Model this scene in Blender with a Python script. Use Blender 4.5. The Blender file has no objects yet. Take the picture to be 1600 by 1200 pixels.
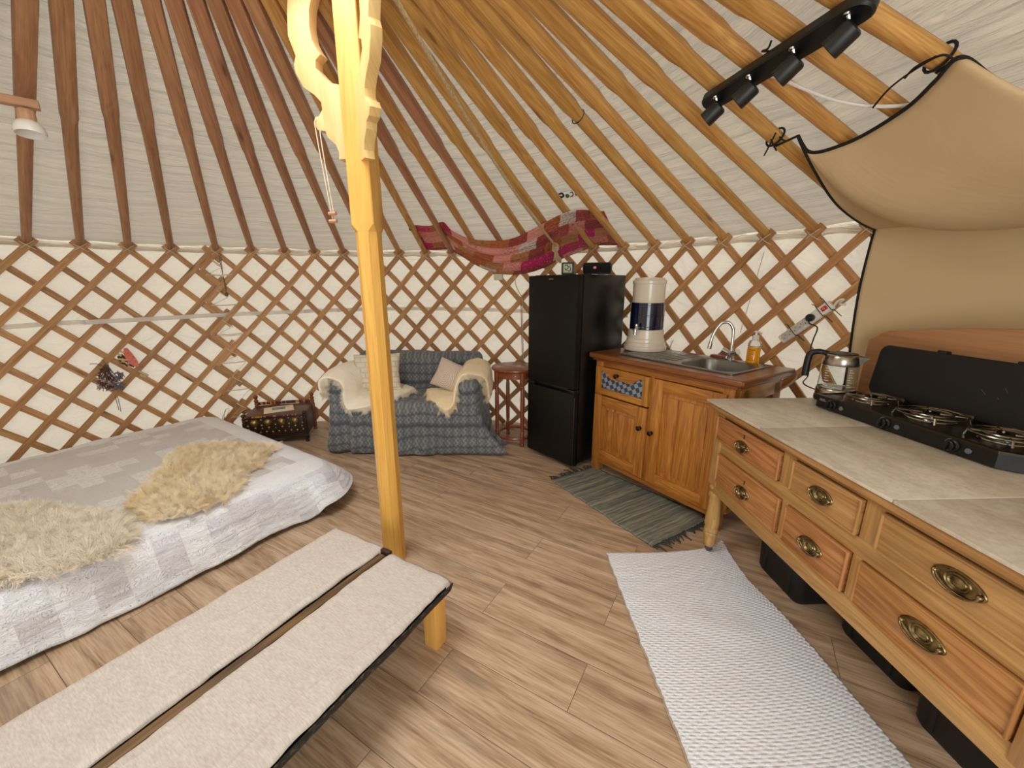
import bpy, bmesh, math, random
from mathutils import Vector as V, Matrix as M, noise as NZ
from math import sin, cos, pi, radians as R_, atan2, hypot, sqrt
random.seed(7)
S = bpy.context.scene
COL = S.collection
# ------------------------------------------------------------------ camera, world, lights, exposure
F_PX, PITCH, EYE = 621.56, R_(14.0), V((0, 0, 1.372))
cd = bpy.data.cameras.new('camera'); cam = bpy.data.objects.new('camera', cd); COL.objects.link(cam)
cam.location = EYE; cam.rotation_euler = (pi/2 - PITCH, 0, 0)
cd.sensor_fit = 'HORIZONTAL'; cd.sensor_width = 36; cd.lens = 36*F_PX/1600; cd.clip_start = .02; cd.clip_end = 60
S.camera = cam
S.view_settings.view_transform = 'Standard'; S.view_settings.look = 'None'
S.view_settings.gamma = 1; S.view_settings.exposure = 0.36; S.view_settings.use_curve_mapping = False
wd = bpy.data.worlds.new('sky'); S.world = wd; wd.use_nodes = True
wd.node_tree.nodes['Background'].inputs[0].default_value = (.93, .97, 1, 1)
wd.node_tree.nodes['Background'].inputs[1].default_value = 2.2
def area(name, loc, target, sx, sy, power, color, shape='RECTANGLE'):
    l = bpy.data.lights.new(name, 'AREA'); l.shape = shape; l.size = sx; l.size_y = sy; l.energy = power; l.color = color
    o = bpy.data.objects.new(name, l); COL.objects.link(o); o.location = loc
    o.rotation_euler = (V(target) - V(loc)).to_track_quat('-Z', 'Y').to_euler(); return o
area('crown_daylight', (-.97, 1.0, 2.86), (-.95, 1.02, 0), 1.15, 1.15, 35, (.95, .975, 1), 'DISK')
area('rear_fill_light', (.15, -1.62, 1.15), (-.3, 2.2, .75), 1.5, 1.7, 26, (.94, .97, 1))  # added fill light in the unseen wall opening behind the camera

# ------------------------------------------------------------------ geometry helpers
CX, CY, RW, ZW = -1.0295, .92, 3.1, 1.652
DV = .1386
APEX = V((-.93, 1.137, 2.795)); RING_R = .72
_F = V((0, cos(PITCH), -sin(PITCH))); _U = V((0, sin(PITCH), cos(PITCH))); _X = V((1, 0, 0))
def ray(u, v): return _F + _X*((u-800)/F_PX) - _U*((v-600)/F_PX)
def at_z(u, v, z): d = ray(u, v); return EYE + d*((z-EYE.z)/d.z)
def at_wall(u, v, r=RW):
    d = ray(u, v); a = d.x**2+d.y**2; b = -2*(d.x*CX+d.y*CY); c = CX*CX+CY*CY-r*r
    return EYE + d*((-b+sqrt(b*b-4*a*c))/2/a)
def at_plane(u, v, o, n): d = ray(u, v); return EYE + d*((V(o)-EYE).dot(n)/d.dot(n))
def roof_z(x, y, off=0):
    h = V((x-APEX.x, y-APEX.y)); r = h.length
    if r < 1e-6: return APEX.z-off
    e = h/r; q = V((APEX.x-CX, APEX.y-CY)); b = q.dot(e); s = -b+sqrt(b*b-(q.dot(q)-RW*RW))
    return APEX.z+(ZW-APEX.z)*r/s-off
def at_roof(u, v, off=0):
    d = ray(u, v); lo = None; t = .4; p = None
    while t < 7:
        X = EYE+d*t; f = X.z-roof_z(X.x, X.y, off)
        if p is not None and p < 0 <= f: lo = t-.02; break
        p = f; t += .02
    if lo is None: return EYE+d*3
    hi = t
    for _ in range(30):
        m = (lo+hi)/2; X = EYE+d*m
        if X.z-roof_z(X.x, X.y, off) < 0: lo = m
        else: hi = m
    return EYE+d*lo
def wallp(phi, z, r=RW): return V((CX+r*sin(phi), CY+r*cos(phi), z))

class MB:
    def __init__(s): s.bm = bmesh.new(); s.uv = s.bm.loops.layers.uv.new('UVMap')
    def add(s, bm, mtx=None):
        uvl = bm.loops.layers.uv.active; vm = {}
        for v in bm.verts: vm[v] = s.bm.verts.new(mtx @ v.co if mtx else v.co)
        for f in bm.faces:
            try: nf = s.bm.faces.new([vm[v] for v in f.verts])
            except ValueError: continue
            nf.smooth = f.smooth
            if uvl:
                for a, b in zip(nf.loops, f.loops): a[s.uv].uv = b[uvl].uv
        bm.free()
    def box(s, c, d, rot=None, bev=.003, seg=2, grain=None, taper=None):
        bm = bmesh.new(); bmesh.ops.create_cube(bm, size=1)
        for v in bm.verts:
            k = 1
            if taper and v.co.z < 0: v.co.x *= taper; v.co.y *= taper
            v.co = V((v.co.x*d[0], v.co.y*d[1], v.co.z*d[2]))
        if bev: bmesh.ops.bevel(bm, geom=bm.edges[:], offset=min(bev, min(d)*.45), segments=seg, affect='EDGES', profile=.5)
        g = grain if grain is not None else max(range(3), key=lambda i: d[i])
        uv = bm.loops.layers.uv.new('UVMap'); oth = [i for i in range(3) if i != g]
        bm.normal_update(); off = random.random()*3
        for f in bm.faces:
            n = f.normal; ax = max(range(3), key=lambda i: abs(n[i]))
            if ax == g: a, b = oth
            else: a = g; b = [i for i in oth if i != ax][0]
            for l in f.loops: l[uv].uv = (l.vert.co[a]+off, l.vert.co[b]+off)
        m = M.Translation(V(c))
        if rot is not None: m = m @ (rot.to_4x4() if isinstance(rot, M) else M.Rotation(rot, 4, 'Z'))
        s.add(bm, m); return s
    def lathe(s, prof, c=(0, 0, 0), seg=24, mtx=None, cap=True, a0=0, sx=1, sy=1):
        bm = bmesh.new(); uv = bm.loops.layers.uv.new('UVMap'); rings = []
        for r, z in prof:
            rings.append([bm.verts.new((r*cos(a0+2*pi*i/seg)*sx, r*sin(a0+2*pi*i/seg)*sy, z)) for i in range(seg)])
        L = 0; Ls = [0]
        for a, b in zip(prof, prof[1:]): L += hypot(a[0]-b[0], a[1]-b[1]); Ls.append(L)
        for j in range(len(prof)-1):
            for i in range(seg):
                k = (i+1) % seg
                f = bm.faces.new((rings[j][i], rings[j][k], rings[j+1][k], rings[j+1][i])); f.smooth = True
                rr = max(.01, max(prof[j][0], prof[j+1][0]))
                for l, (x, y) in zip(f.loops, ((Ls[j], i), (Ls[j], i+1), (Ls[j+1], i+1), (Ls[j+1], i))): l[uv].uv = (x, y*2*pi*rr/seg)
        if cap:
            for rg, pr in ((rings[0][::-1], prof[0]), (rings[-1], prof[-1])):
                if pr[0] > 1e-4:
                    f = bm.faces.new(rg)
                    for l in f.loops: l[uv].uv = (l.vert.co.x, l.vert.co.y)
        m = M.Translation(V(c))
        if mtx is not None: m = m @ mtx.to_4x4()
        s.add(bm, m); return s
    def tube(s, pts, r, seg=8, closed=False, caps=True):
        pts = [V(p) for p in pts]; n = len(pts); bm = bmesh.new(); uv = bm.loops.layers.uv.new('UVMap'); rings = []; prev = None; L = [0]
        for i in range(1, n): L.append(L[-1]+(pts[i]-pts[i-1]).length)
        for i, p in enumerate(pts):
            if closed: t = pts[(i+1) % n]-pts[i-1]
            else: t = pts[min(i+1, n-1)]-pts[max(i-1, 0)]
            t.normalize()
            if prev is None: prev = t.orthogonal().normalized()
            prev = (prev-t*prev.dot(t)).normalized(); b = t.cross(prev)
            rr = r[i] if isinstance(r, (list, tuple)) else r
            rings.append([bm.verts.new(p+(prev*cos(2*pi*k/seg)+b*sin(2*pi*k/seg))*rr) for k in range(seg)])
        for j in range(n if closed else n-1):
            A, B = rings[j], rings[(j+1) % n]
            for k in range(seg):
                q = (k+1) % seg; f = bm.faces.new((A[k], A[q], B[q], B[k])); f.smooth = True
                for l, (x, y) in zip(f.loops, ((L[j], k), (L[j], k+1), (L[min(j+1, n-1)], k+1), (L[min(j+1, n-1)], k))): l[uv].uv = (x, y*.01)
        if caps and not closed: bm.faces.new(rings[0][::-1]); bm.faces.new(rings[-1])
        s.add(bm); return s
    def prism(s, outline, th, mtx=None, bev=0, along=False):
        """2-D outline in local x,z extruded along +y by th"""
        bm = bmesh.new(); uv = bm.loops.layers.uv.new('UVMap')
        a = [bm.verts.new((x, 0, z)) for x, z in outline]; b = [bm.verts.new((x, th, z)) for x, z in outline]; n = len(a)
        f1 = bm.faces.new(a); f2 = bm.faces.new(b[::-1])
        for i in range(n): bm.faces.new((a[i], b[i], b[(i+1) % n], a[(i+1) % n]))
        bmesh.ops.recalc_face_normals(bm, faces=bm.faces[:])
        if bev: bmesh.ops.bevel(bm, geom=[e for f in (f1, f2) for e in f.edges], offset=bev, segments=2, affect='EDGES', profile=.6)
        for f in bm.faces:
            for l in f.loops: l[uv].uv = (l.vert.co.x+l.vert.co.y, l.vert.co.z) if along else (l.vert.co.z, l.vert.co.x+l.vert.co.y)
        s.add(bm, mtx); return s
    def sweep(s, pts, nrm, w, t, caps=True, uvo=0.):
        """flat bar of width w, thickness t along pts, nrm = face normal at each point (thickness grows along nrm)"""
        bm = bmesh.new(); uv = bm.loops.layers.uv.new('UVMap'); rings = []; L = 0; Ls = []
        for i, p in enumerate(pts):
            p = V(p); tg = (V(pts[min(i+1, len(pts)-1)])-V(pts[max(i-1, 0)])).normalized(); n = V(nrm[i]); n = (n-tg*n.dot(tg)).normalized(); b = tg.cross(n)
            ww = w[i] if isinstance(w, (list, tuple)) else w
            rings.append([bm.verts.new(q) for q in (p-b*ww/2, p+b*ww/2, p+b*ww/2+n*t, p-b*ww/2+n*t)])
            if i: L += (p-V(pts[i-1])).length
            Ls.append(L+uvo)
        wv = w[0] if isinstance(w, (list, tuple)) else w
        e = (0, wv, wv+t, 2*wv+t, 2*wv+2*t)
        for j in range(len(pts)-1):
            for k in range(4):
                q = (k+1) % 4; f = bm.faces.new((rings[j][k], rings[j][q], rings[j+1][q], rings[j+1][k]))
                for l, (x, y) in zip(f.loops, ((Ls[j], e[k]), (Ls[j], e[k+1]), (Ls[j+1], e[k+1]), (Ls[j+1], e[k]))): l[uv].uv = (x, y+uvo*.37)
        if caps: bm.faces.new(rings[0][::-1]); bm.faces.new(rings[-1])
        bmesh.ops.recalc_face_normals(bm, faces=bm.faces[:])
        s.add(bm); return s
    def grid(s, fn, nu, nv, uvf=None, smooth=True):
        vs = [[s.bm.verts.new(fn(i/nu, j/nv)) for j in range(nv+1)] for i in range(nu+1)]
        for i in range(nu):
            for j in range(nv):
                f = s.bm.faces.new((vs[i][j], vs[i+1][j], vs[i+1][j+1], vs[i][j+1])); f.smooth = smooth
                for l, (a, b) in zip(f.loops, ((i, j), (i+1, j), (i+1, j+1), (i, j+1))): l[s.uv].uv = uvf(a/nu, b/nv) if uvf else (a/nu, b/nv)
        return s
    def obj(s, name, mat, parent=None, loc=None, smooth=35, mods=()):
        me = bpy.data.meshes.new(name); s.bm.normal_update(); s.bm.to_mesh(me); s.bm.free()
        if smooth:
            for p in me.polygons: p.use_smooth = True
            try: me.set_sharp_from_angle(angle=R_(smooth))
            except Exception: pass
        if mat: me.materials.append(mat)
        o = bpy.data.objects.new(name, me); COL.objects.link(o)
        if parent: o.parent = parent
        if loc is not None: o.location = loc
        for m in mods:
            k = o.modifiers.new(m[0].lower(), m[0])
            for a, b in m[1].items(): setattr(k, a, b)
        return o
def box1(name, c, d, mat, parent=None, **k): return MB().box(c, d, **k).obj(name, mat, parent)
def tag(o, label=None, cat=None, group=None, kind=None):
    if label: o['label'] = label
    if cat: o['category'] = cat
    if group: o['group'] = group
    if kind: o['kind'] = kind
    return o
def thing(name, label, cat, loc=(0, 0, 0), rz=0, group=None):
    o = bpy.data.objects.new(name, None); COL.objects.link(o); o.location = loc; o.rotation_euler = (0, 0, rz); o.empty_display_size = .1
    return tag(o, label, cat, group)
def recenter(o):
    """move a world-built mesh object's origin to the middle of its base"""
    me = o.data; xs = [v.co for v in me.vertices]
    c = V(((min(p.x for p in xs)+max(p.x for p in xs))/2, (min(p.y for p in xs)+max(p.y for p in xs))/2, min(p.z for p in xs)))
    me.transform(M.Translation(-c)); o.location = c; return o
def frame_axes(dx):
    d = V((dx[0], dx[1], 0)).normalized(); return atan2(d.y, d.x), d, V((-d.y, d.x, 0))
def smoothstep(a, b, x): t = max(0, min(1, (x-a)/(b-a))); return t*t*(3-2*t)
def nz(x, y=0, z=0): return NZ.noise(V((x, y, z)))
def catmull(P, n=8, closed=False):
    P = [V(p) for p in P]; out = []; m = len(P)
    for i in range(m if closed else m-1):
        p0 = P[(i-1) % m] if closed or i > 0 else P[0]; p1 = P[i]; p2 = P[(i+1) % m]; p3 = P[(i+2) % m] if closed or i+2 < m else P[-1]
        for k in range(n):
            t = k/n; out.append(.5*((2*p1)+(p2-p0)*t+(2*p0-5*p1+4*p2-p3)*t*t+(3*p1-p0-3*p2+p3)*t**3))
    if not closed: out.append(P[-1])
    return out
def voxelled(mb, vox, iters=0, fn=None):
    """one smooth closed skin over overlapping shapes (union), returned as a new MB"""
    o = mb.obj('tmp', None, smooth=0); m = o.modifiers.new('r', 'REMESH'); m.mode = 'VOXEL'; m.voxel_size = vox
    if iters: k = o.modifiers.new('s', 'SMOOTH'); k.iterations = iters; k.factor = .6
    bpy.context.view_layer.update(); dg = bpy.context.evaluated_depsgraph_get(); ev = o.evaluated_get(dg); me = ev.to_mesh()
    out = MB(); vs = [out.bm.verts.new(fn(v.co.copy()) if fn else v.co) for v in me.vertices]
    for p in me.polygons:
        try: out.bm.faces.new([vs[i] for i in p.vertices]).smooth = True
        except ValueError: pass
    ev.to_mesh_clear(); me0 = o.data; bpy.data.objects.remove(o); bpy.data.meshes.remove(me0)
    return out
def fur(o, count, length, mat, rough=.02, seedv=1, children=14, root=.0016):
    o.data.materials.append(mat); p = o.modifiers.new('fur', 'PARTICLE_SYSTEM'); st = p.particle_system.settings
    st.type = 'HAIR'; st.count = count; st.hair_length = length; st.emit_from = 'FACE'; st.use_emit_random = True; st.hair_step = 4
    st.material = len(o.data.materials); st.child_type = 'INTERPOLATED'; st.child_percent = children; st.rendered_child_count = children
    st.brownian_factor = rough; st.normal_factor = .01; st.tangent_factor = .0
    st.clump_factor = .62; st.clump_shape = .1; st.child_radius = .010; st.roughness_2 = .02; st.roughness_2_size = .6; st.roughness_1 = .012; st.roughness_endpoint = .01
    st.root_radius = root*10; st.tip_radius = .2*root*10; st.radius_scale = .1; st.child_length = 1; st.render_step = 3; st.display_step = 2
    p.particle_system.seed = seedv
    return o

# ------------------------------------------------------------------ materials
def lin(h):
    if isinstance(h, tuple): c = [x/255 for x in h]
    else: h = h.lstrip('#'); c = [int(h[i:i+2], 16)/255 for i in (0, 2, 4)]
    return tuple(x/12.92 if x <= .04045 else ((x+.055)/1.055)**2.4 for x in c)+(1,)
class NT:
    def __init__(s, name):
        s.m = bpy.data.materials.new(name); s.m.use_nodes = True; s.t = s.m.node_tree; s.b = s.t.nodes['Principled BSDF']; s.out = s.t.nodes['Material Output']
    def n(s, typ, _o=0, **k):
        nd = s.t.nodes.new('ShaderNode'+typ); ins = {}
        for a, b in k.items():
            if a.startswith('i') and a[1:].isdigit(): ins[int(a[1:])] = b
            elif a.startswith('s_'): ins[a[2:]] = b
            else: setattr(nd, a, b)
        for a, b in ins.items(): s.set(nd.inputs[a], b)
        return nd
    def set(s, sock, v):
        if isinstance(v, bpy.types.NodeSocket): s.t.links.new(v, sock)
        elif isinstance(v, bpy.types.Node): s.t.links.new(v.outputs[0], sock)
        else: sock.default_value = v
    def math(s, op, a, b=0., c=0., clamp=False): return s.n('Math', operation=op, use_clamp=clamp, i0=a, i1=b, i2=c).outputs[0]
    def vm(s, op, a, b=(0, 0, 0)):
        nd = s.n('VectorMath', operation=op, i0=a)
        if op == 'SCALE': s.set(nd.inputs[3], b)
        else: s.set(nd.inputs[1], b)
        return nd.outputs[0]
    def uv(s): return s.n('TexCoord').outputs['UV']
    def oc(s): return s.n('TexCoord').outputs['Object']
    def rnd(s): return s.n('ObjectInfo').outputs['Random']
    def noise(s, vec, scale=1., detail=3., rough=.5, dist=0.): return s.n('TexNoise', s_Vector=vec, s_Scale=scale, s_Detail=detail, s_Roughness=rough, s_Distortion=dist).outputs['Fac']
    def vor(s, vec, scale=1., feature='F1', out='Distance', **k): return s.n('TexVoronoi', feature=feature, s_Vector=vec, s_Scale=scale, **k).outputs[out]
    def mix(s, f, a, b, bt='MIX'):
        nd = s.n('Mix', data_type='RGBA', blend_type=bt); s.set(nd.inputs[0], f); s.set(nd.inputs[6], a); s.set(nd.inputs[7], b); return nd.outputs[2]
    def ramp(s, f, stops, interp='LINEAR'):
        nd = s.n('ValToRGB'); cr = nd.color_ramp; cr.interpolation = interp
        while len(cr.elements) < len(stops): cr.elements.new(.5)
        for e, (p, c) in zip(cr.elements, stops): e.position = p; e.color = c if not isinstance(c, (float, int)) else (c, c, c, 1)
        s.set(nd.inputs[0], f); return nd.outputs[0]
    def bump(s, h, strength=.3, dist=.01):
        nd = s.n('Bump', s_Strength=strength, s_Distance=dist, s_Height=h); s.set(s.b.inputs['Normal'], nd.outputs[0]); return nd
    def col(s, c): s.set(s.b.inputs['Base Color'], c)
    def p(s, **k):
        for a, b in k.items(): s.set(s.b.inputs[a.replace('_', ' ')], b)
        return s
def plain(name, c, rough=.5, metal=0., **k):
    t = NT(name); t.col(lin(c)); t.p(Roughness=rough, Metallic=metal, **k); return t.m
def varied(name, c1, c2, rough=.6, scale=8., metal=0., bump=0., bscale=60.):
    t = NT(name); o = t.oc(); t.col(t.mix(t.ramp(t.noise(o, scale, 4), [(.3, 0.), (.7, 1.)]), lin(c1), lin(c2))); t.p(Roughness=rough, Metallic=metal)
    if bump: t.bump(t.noise(o, bscale, 3), bump, .003)
    return t.m
def wood(name, c1, c2, rough=.45, gs=1., knot=.0, var=.2, bump=.12, band=.3, coat=0., dark=None):
    t = NT(name); r = t.rnd(); off = t.n('CombineXYZ', i0=t.math('MULTIPLY', r, 31.), i1=t.math('MULTIPLY', r, 17.)).outputs[0]
    uv = t.vm('ADD', t.uv(), off)
    n1 = t.noise(t.vm('MULTIPLY', uv, (1.5*gs, 34*gs, 1)), 1, 6, .62, .5)
    n0 = t.noise(t.vm('MULTIPLY', uv, (.9*gs, 10*gs, 1)), 1, 2, .5, .8)
    bnd = t.math('MULTIPLY_ADD', t.math('SINE', t.math('MULTIPLY', n0, 70.)), .5, .5)
    fine = t.noise(t.vm('MULTIPLY', uv, (7*gs, 170*gs, 1)), 1, 3)
    f = t.math('ADD', t.math('MULTIPLY', t.ramp(n1, [(.34, 0.), (.66, 1.)]), .75-band), t.math('ADD', t.math('MULTIPLY', bnd, band), t.math('MULTIPLY', t.ramp(fine, [(.36, 0.), (.64, 1.)]), .3)))
    c = t.mix(f, lin(c1), lin(c2))
    if knot:
        vd = t.n('TexVoronoi', s_Vector=t.vm('MULTIPLY', uv, (2.6*gs, 15*gs, 1)), s_Scale=1., s_Randomness=1.)
        pick = t.math('GREATER_THAN', t.n('SeparateColor', i0=vd.outputs['Color']).outputs[0], 1-knot*1.4)
        k = t.math('MULTIPLY', t.ramp(vd.outputs['Distance'], [(.07, 1.), (.13, .45), (.2, .2), (.3, 0.)]), pick)
        c = t.mix(t.math('MULTIPLY', k, .8), c, lin(dark or '#4a2a14'))
    if var:
        v = t.math('MULTIPLY_ADD', r, var, 1-var/2); c = t.n('HueSaturation', s_Value=v, s_Color=c, s_Hue=t.math('MULTIPLY_ADD', t.math('FRACT', t.math('MULTIPLY', r, 7.3)), .012, .494)).outputs[0]
    t.col(c); t.p(Roughness=rough)
    if coat: t.p(Coat_Weight=coat, Coat_Roughness=.25)
    t.bump(t.math('MULTIPLY_ADD', fine, .5, n1), bump, .004)
    return t.m
def canvas_mat(name, c, wr=(2., 14.), strength=.5, dist=.03, transl=.25, weave=True):
    t = NT(name); uv = t.uv(); w = t.noise(t.vm('MULTIPLY', uv, (wr[0], wr[1], 1)), 1, 4, .55, 1.1); w2 = t.noise(uv, 1.6, 3, .5, .4)
    t.col(t.mix(t.ramp(w2, [(.3, 0.), (.7, 1.)]), lin(c), tuple(x*.93 for x in lin(c)[:3])+(1,))); t.p(Roughness=.95, Specular_IOR_Level=.1)
    t.bump(t.math('MULTIPLY_ADD', w2, .8, w), strength, dist)
    if transl:
        tr = t.n('BsdfTranslucent', s_Color=lin(c)); mx = t.n('MixShader', i0=transl, i1=t.b.outputs[0], i2=tr.outputs[0]); t.t.links.new(mx.outputs[0], t.out.inputs[0])
    return t.m
def fabric(name, c1, c2, su=300., rough=.95, mott=20., bump=.15, stretch=(1., 1.)):
    t = NT(name); uv = t.uv(); a = t.noise(t.vm('MULTIPLY', uv, (mott*stretch[0], mott*stretch[1], 1)), 1, 5, .65)
    t.col(t.mix(t.ramp(a, [(.3, 0.), (.7, 1.)]), lin(c1), lin(c2))); t.p(Roughness=rough, Specular_IOR_Level=.15, Sheen_Weight=.15)
    t.bump(t.noise(t.vm('MULTIPLY', uv, (su, su, 1)), 1, 2), bump, .002); return t.m
# ---- material instances
W_LATH = wood('lath_wood', '#986638', '#cfa06c', .55, 1.2, .3, .30, band=.2, dark='#5a3216')
W_RAFT = wood('rafter_wood_red', '#8a5a3a', '#c0906a', .5, 1., .22, .22, band=.2, dark='#55301a')
W_RAFT2 = wood('rafter_wood_honey', '#a66e2e', '#deb066', .45, 1., .3, .14, band=.3, dark='#6a3c14')
W_POST = wood('post_pine', '#cf923c', '#e6b462', .4, .8, .1, .05, band=.2)
W_BRK = wood('bracket_pine', '#d6ae6a', '#e8c88c', .5, .6, .12, .06, band=.25, dark='#a87436')
W_CAB = wood('cabinet_pine', '#8c4f14', '#cc8c3c', .3, .9, .22, .12, band=.35, coat=.25, dark='#5c2c0c')
W_CTOP = wood('cabinet_top', '#6a3614', '#935524', .3, .7, .1, .05, band=.3, coat=.3)
W_DESK = wood('desk_pine', '#966a38', '#c99c62', .5, .8, .25, .1, band=.25, dark='#6e4420')
W_DRW = wood('drawer_pine', '#8e5826', '#c99058', .5, .8, .2, .12, band=.4, dark='#6a3a18')
W_MAHOG = wood('red_brown_wood', '#6e3318', '#96502c', .3, 1., .0, .08, band=.2, coat=.3)
W_DARK = wood('dark_carved_wood', '#22140e', '#3a2216', .45, 1., 0, .1)
W_PANEL = wood('headboard_wood', '#a8754c', '#c4946a', .5, .5, .1, .05, band=.2)
W_BENCH = wood('bench_leg_pine', '#c58a3c', '#dda65a', .45, .7, .25, .06, band=.25)
W_RAIL = wood('bench_rail_wood', '#3d2e1a', '#84663c', .6, .7, .3, .05, band=.4)
CORD = varied('cotton_cord', '#c9b79c', '#e2d3bb', .9, 40)
BLACKP = plain('black_plastic', '#121315', .38)
CHROME = plain('chrome', '#d9d9d6', .12, 1.)
WHITEP = plain('white_plastic', '#e9e6df', .35)
ROPE = varied('hemp_rope', '#a8926c', '#cbb58d', .95, 90)
CAN_ROOF = canvas_mat('roof_canvas', '#cbbfab', (1.8, 17.), 1., .07, .20)
CAN_WALL = canvas_mat('wall_canvas', '#ddd3c0', (3.5, 5.), 1., .06, .22)

# ---- floor
def floor_mat():
    t = NT('laminate_floor'); o = t.oc(); rot = t.n('VectorRotate', rotation_type='Z_AXIS', s_Vector=o, s_Angle=R_(30.)).outputs[0]
    uv = t.vm('ADD', rot, (.35, .03, 0)); br = t.n('TexBrick', s_Vector=uv, s_Scale=1., s_Color1=(0, 0, 0, 1), s_Color2=(1, 1, 1, 1), s_Mortar=(.5, .5, .5, 1))
    br.offset = .37; br.inputs['Mortar Size'].default_value = .0013; br.inputs['Brick Width'].default_value = 1.28; br.inputs['Row Height'].default_value = .2; br.inputs['Mortar Smooth'].default_value = .2
    r = t.n('SeparateColor', i0=br.outputs['Color']).outputs[0]
    off = t.n('CombineXYZ', i0=t.math('MULTIPLY', r, 37.), i1=t.math('MULTIPLY', r, 53.)).outputs[0]; u2 = t.vm('ADD', uv, off)
    n1 = t.noise(t.vm('MULTIPLY', u2, (1.2, 20, 1)), 1, 6, .62, .7); n0 = t.noise(t.vm('MULTIPLY', u2, (.8, 7, 1)), 1, 2, .5, 1.)
    bnd = t.math('MULTIPLY_ADD', t.math('SINE', t.math('MULTIPLY', n0, 75.)), .5, .5); fine = t.noise(t.vm('MULTIPLY', u2, (9, 160, 1)), 1, 3)
    f = t.math('ADD', t.math('MULTIPLY', t.ramp(n1, [(.36, 0.), (.66, 1.)]), .58), t.math('ADD', t.math('MULTIPLY', bnd, .14), t.math('MULTIPLY', t.ramp(fine, [(.36, 0.), (.64, 1.)]), .30)))
    c = t.ramp(f, [(0., lin('#83664c')), (.45, lin('#b99a7b')), (1., lin('#dac0a4'))])
    gray = t.ramp(t.noise(t.vm('MULTIPLY', u2, (.7, 4.5, 1)), 1, 4, .6, .6), [(.55, 0.), (.72, .45)])
    c = t.mix(gray, c, lin('#7d7263')); kn = t.n('TexVoronoi', s_Vector=t.vm('MULTIPLY', u2, (1.3, 5.5, 1)), s_Scale=1.)
    pick = t.math('GREATER_THAN', t.n('SeparateColor', i0=kn.outputs['Color']).outputs[0], .78)
    c = t.mix(t.math('MULTIPLY', t.ramp(kn.outputs['Distance'], [(.03, .75), (.18, 0.)]), pick), c, lin('#5a4534'))
    c = t.mix(t.math('MULTIPLY', br.outputs['Fac'], .75), c, lin('#3e2c20')); t.col(c)
    t.p(Roughness=t.math('MULTIPLY_ADD', fine, .12, .36)); t.bump(t.math('MULTIPLY_ADD', br.outputs['Fac'], -1.2, t.math('MULTIPLY', fine, .5)), .25, .002); return t.m
tag(MB().lathe([(RW+.06, -.05), (RW+.06, 0)], (CX, CY, 0), 96).obj('floor', floor_mat(), smooth=0), kind='structure')
# ---- canvas walls and roof lining
D0, D1 = R_(137), R_(171)            # unseen opening added behind the camera to let light in
def phi_of(x, y): return atan2(x-CX, y-CY)
def wall_fn(a0, a1, z0, z1, n):
    def f(s, t):
        ph = a0+(a1-a0)*s; z = z0+(z1-z0)*t
        return wallp(ph, z, RW+.035+.012*nz(ph*9, z*2.5, 3)+.008*nz(ph*30, z*6, 1))
    return f
AW = 2*pi-(D1-D0)
mb = MB(); mb.grid(wall_fn(D1-2*pi, D0, -.01, 1.70, 0), 260, 20, lambda s, t: (s*AW*RW, t*1.7)); tag(mb.obj('wall_back', CAN_WALL), kind='structure')
mb = MB()
for a in (D0, D1):
    for z0, z1 in ((0, 1.70),): mb.box(wallp(a, .85, RW+.02), (.07, .07, 1.70), rot=-a, bev=.004)
mb.box(wallp((D0+D1)/2, 1.67, RW-.02), (1.9, .07, .08), rot=-(D0+D1)/2, bev=.004)
tag(mb.obj('light_opening_frame', W_LATH), kind='structure')  # unseen frame round the opening added for the fill light
def roof_pt(ph, t, off):
    a = wallp(ph, ZW, RW); e = V((a.x-APEX.x, a.y-APEX.y, 0)); L = e.length; k = 1-t*(1-RING_R*.93/L)
    x, y = APEX.x+e.x*k, APEX.y+e.y*k; return V((x, y, roof_z(x, y, -off)))
def roof_fn(s, t):
    ph = -pi+2*pi*s; p = roof_pt(ph, t, .038); sag = .012*nz(ph*14, t*4, 5)+.007*nz(ph*8, t*40, 2)*smoothstep(0, .1, t)
    if t < .08: sag += .02*(1-t/.08)*nz(ph*10, 4)
    p.z += sag+.010*abs(nz(ph*9, t*26, 6))*smoothstep(0, .05, t); return p
mb = MB(); mb.grid(roof_fn, 420, 70, lambda s, t: (s*2*pi*2.2, t*2.5)); tag(mb.obj('ceiling', CAN_ROOF), kind='structure')
# roof-canvas hem over the wall top
mb = MB(); mb.grid(lambda s, t: wallp(-pi+2*pi*s, ZW+.085-t*.10+.012*nz(s*150, 2), RW+.022+.012*nz(s*190, t*2, 8)), 360, 5, lambda s, t: (s*2*pi*RW, t*.1))
tag(mb.obj('trim_1', canvas_mat('hem_canvas', '#cfc3ae', (6., 30.), .7, .03, .15)), kind='structure')
# ---- crown ring
mb = MB()
for r0, r1, z0, z1 in ((RING_R-.10, RING_R-.02, roof_z(APEX.x+RING_R, APEX.y)-.03, roof_z(APEX.x+RING_R, APEX.y)+.05),):
    prof = [(r0, z0), (r1, z0), (r1, z1), (r0, z1), (r0, z0)]
    mb.lathe(prof, (APEX.x, APEX.y, 0), 72, cap=False)
for k in range(4):
    a = k*pi/4; mb.box((APEX.x, APEX.y, roof_z(APEX.x+RING_R, APEX.y)+.08), (2*RING_R-.12, .05, .04), rot=a)
bmesh.ops.recalc_face_normals(mb.bm, faces=mb.bm.faces[:]); tag(mb.obj('roof_crown', W_RAFT2), kind='structure')

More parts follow.
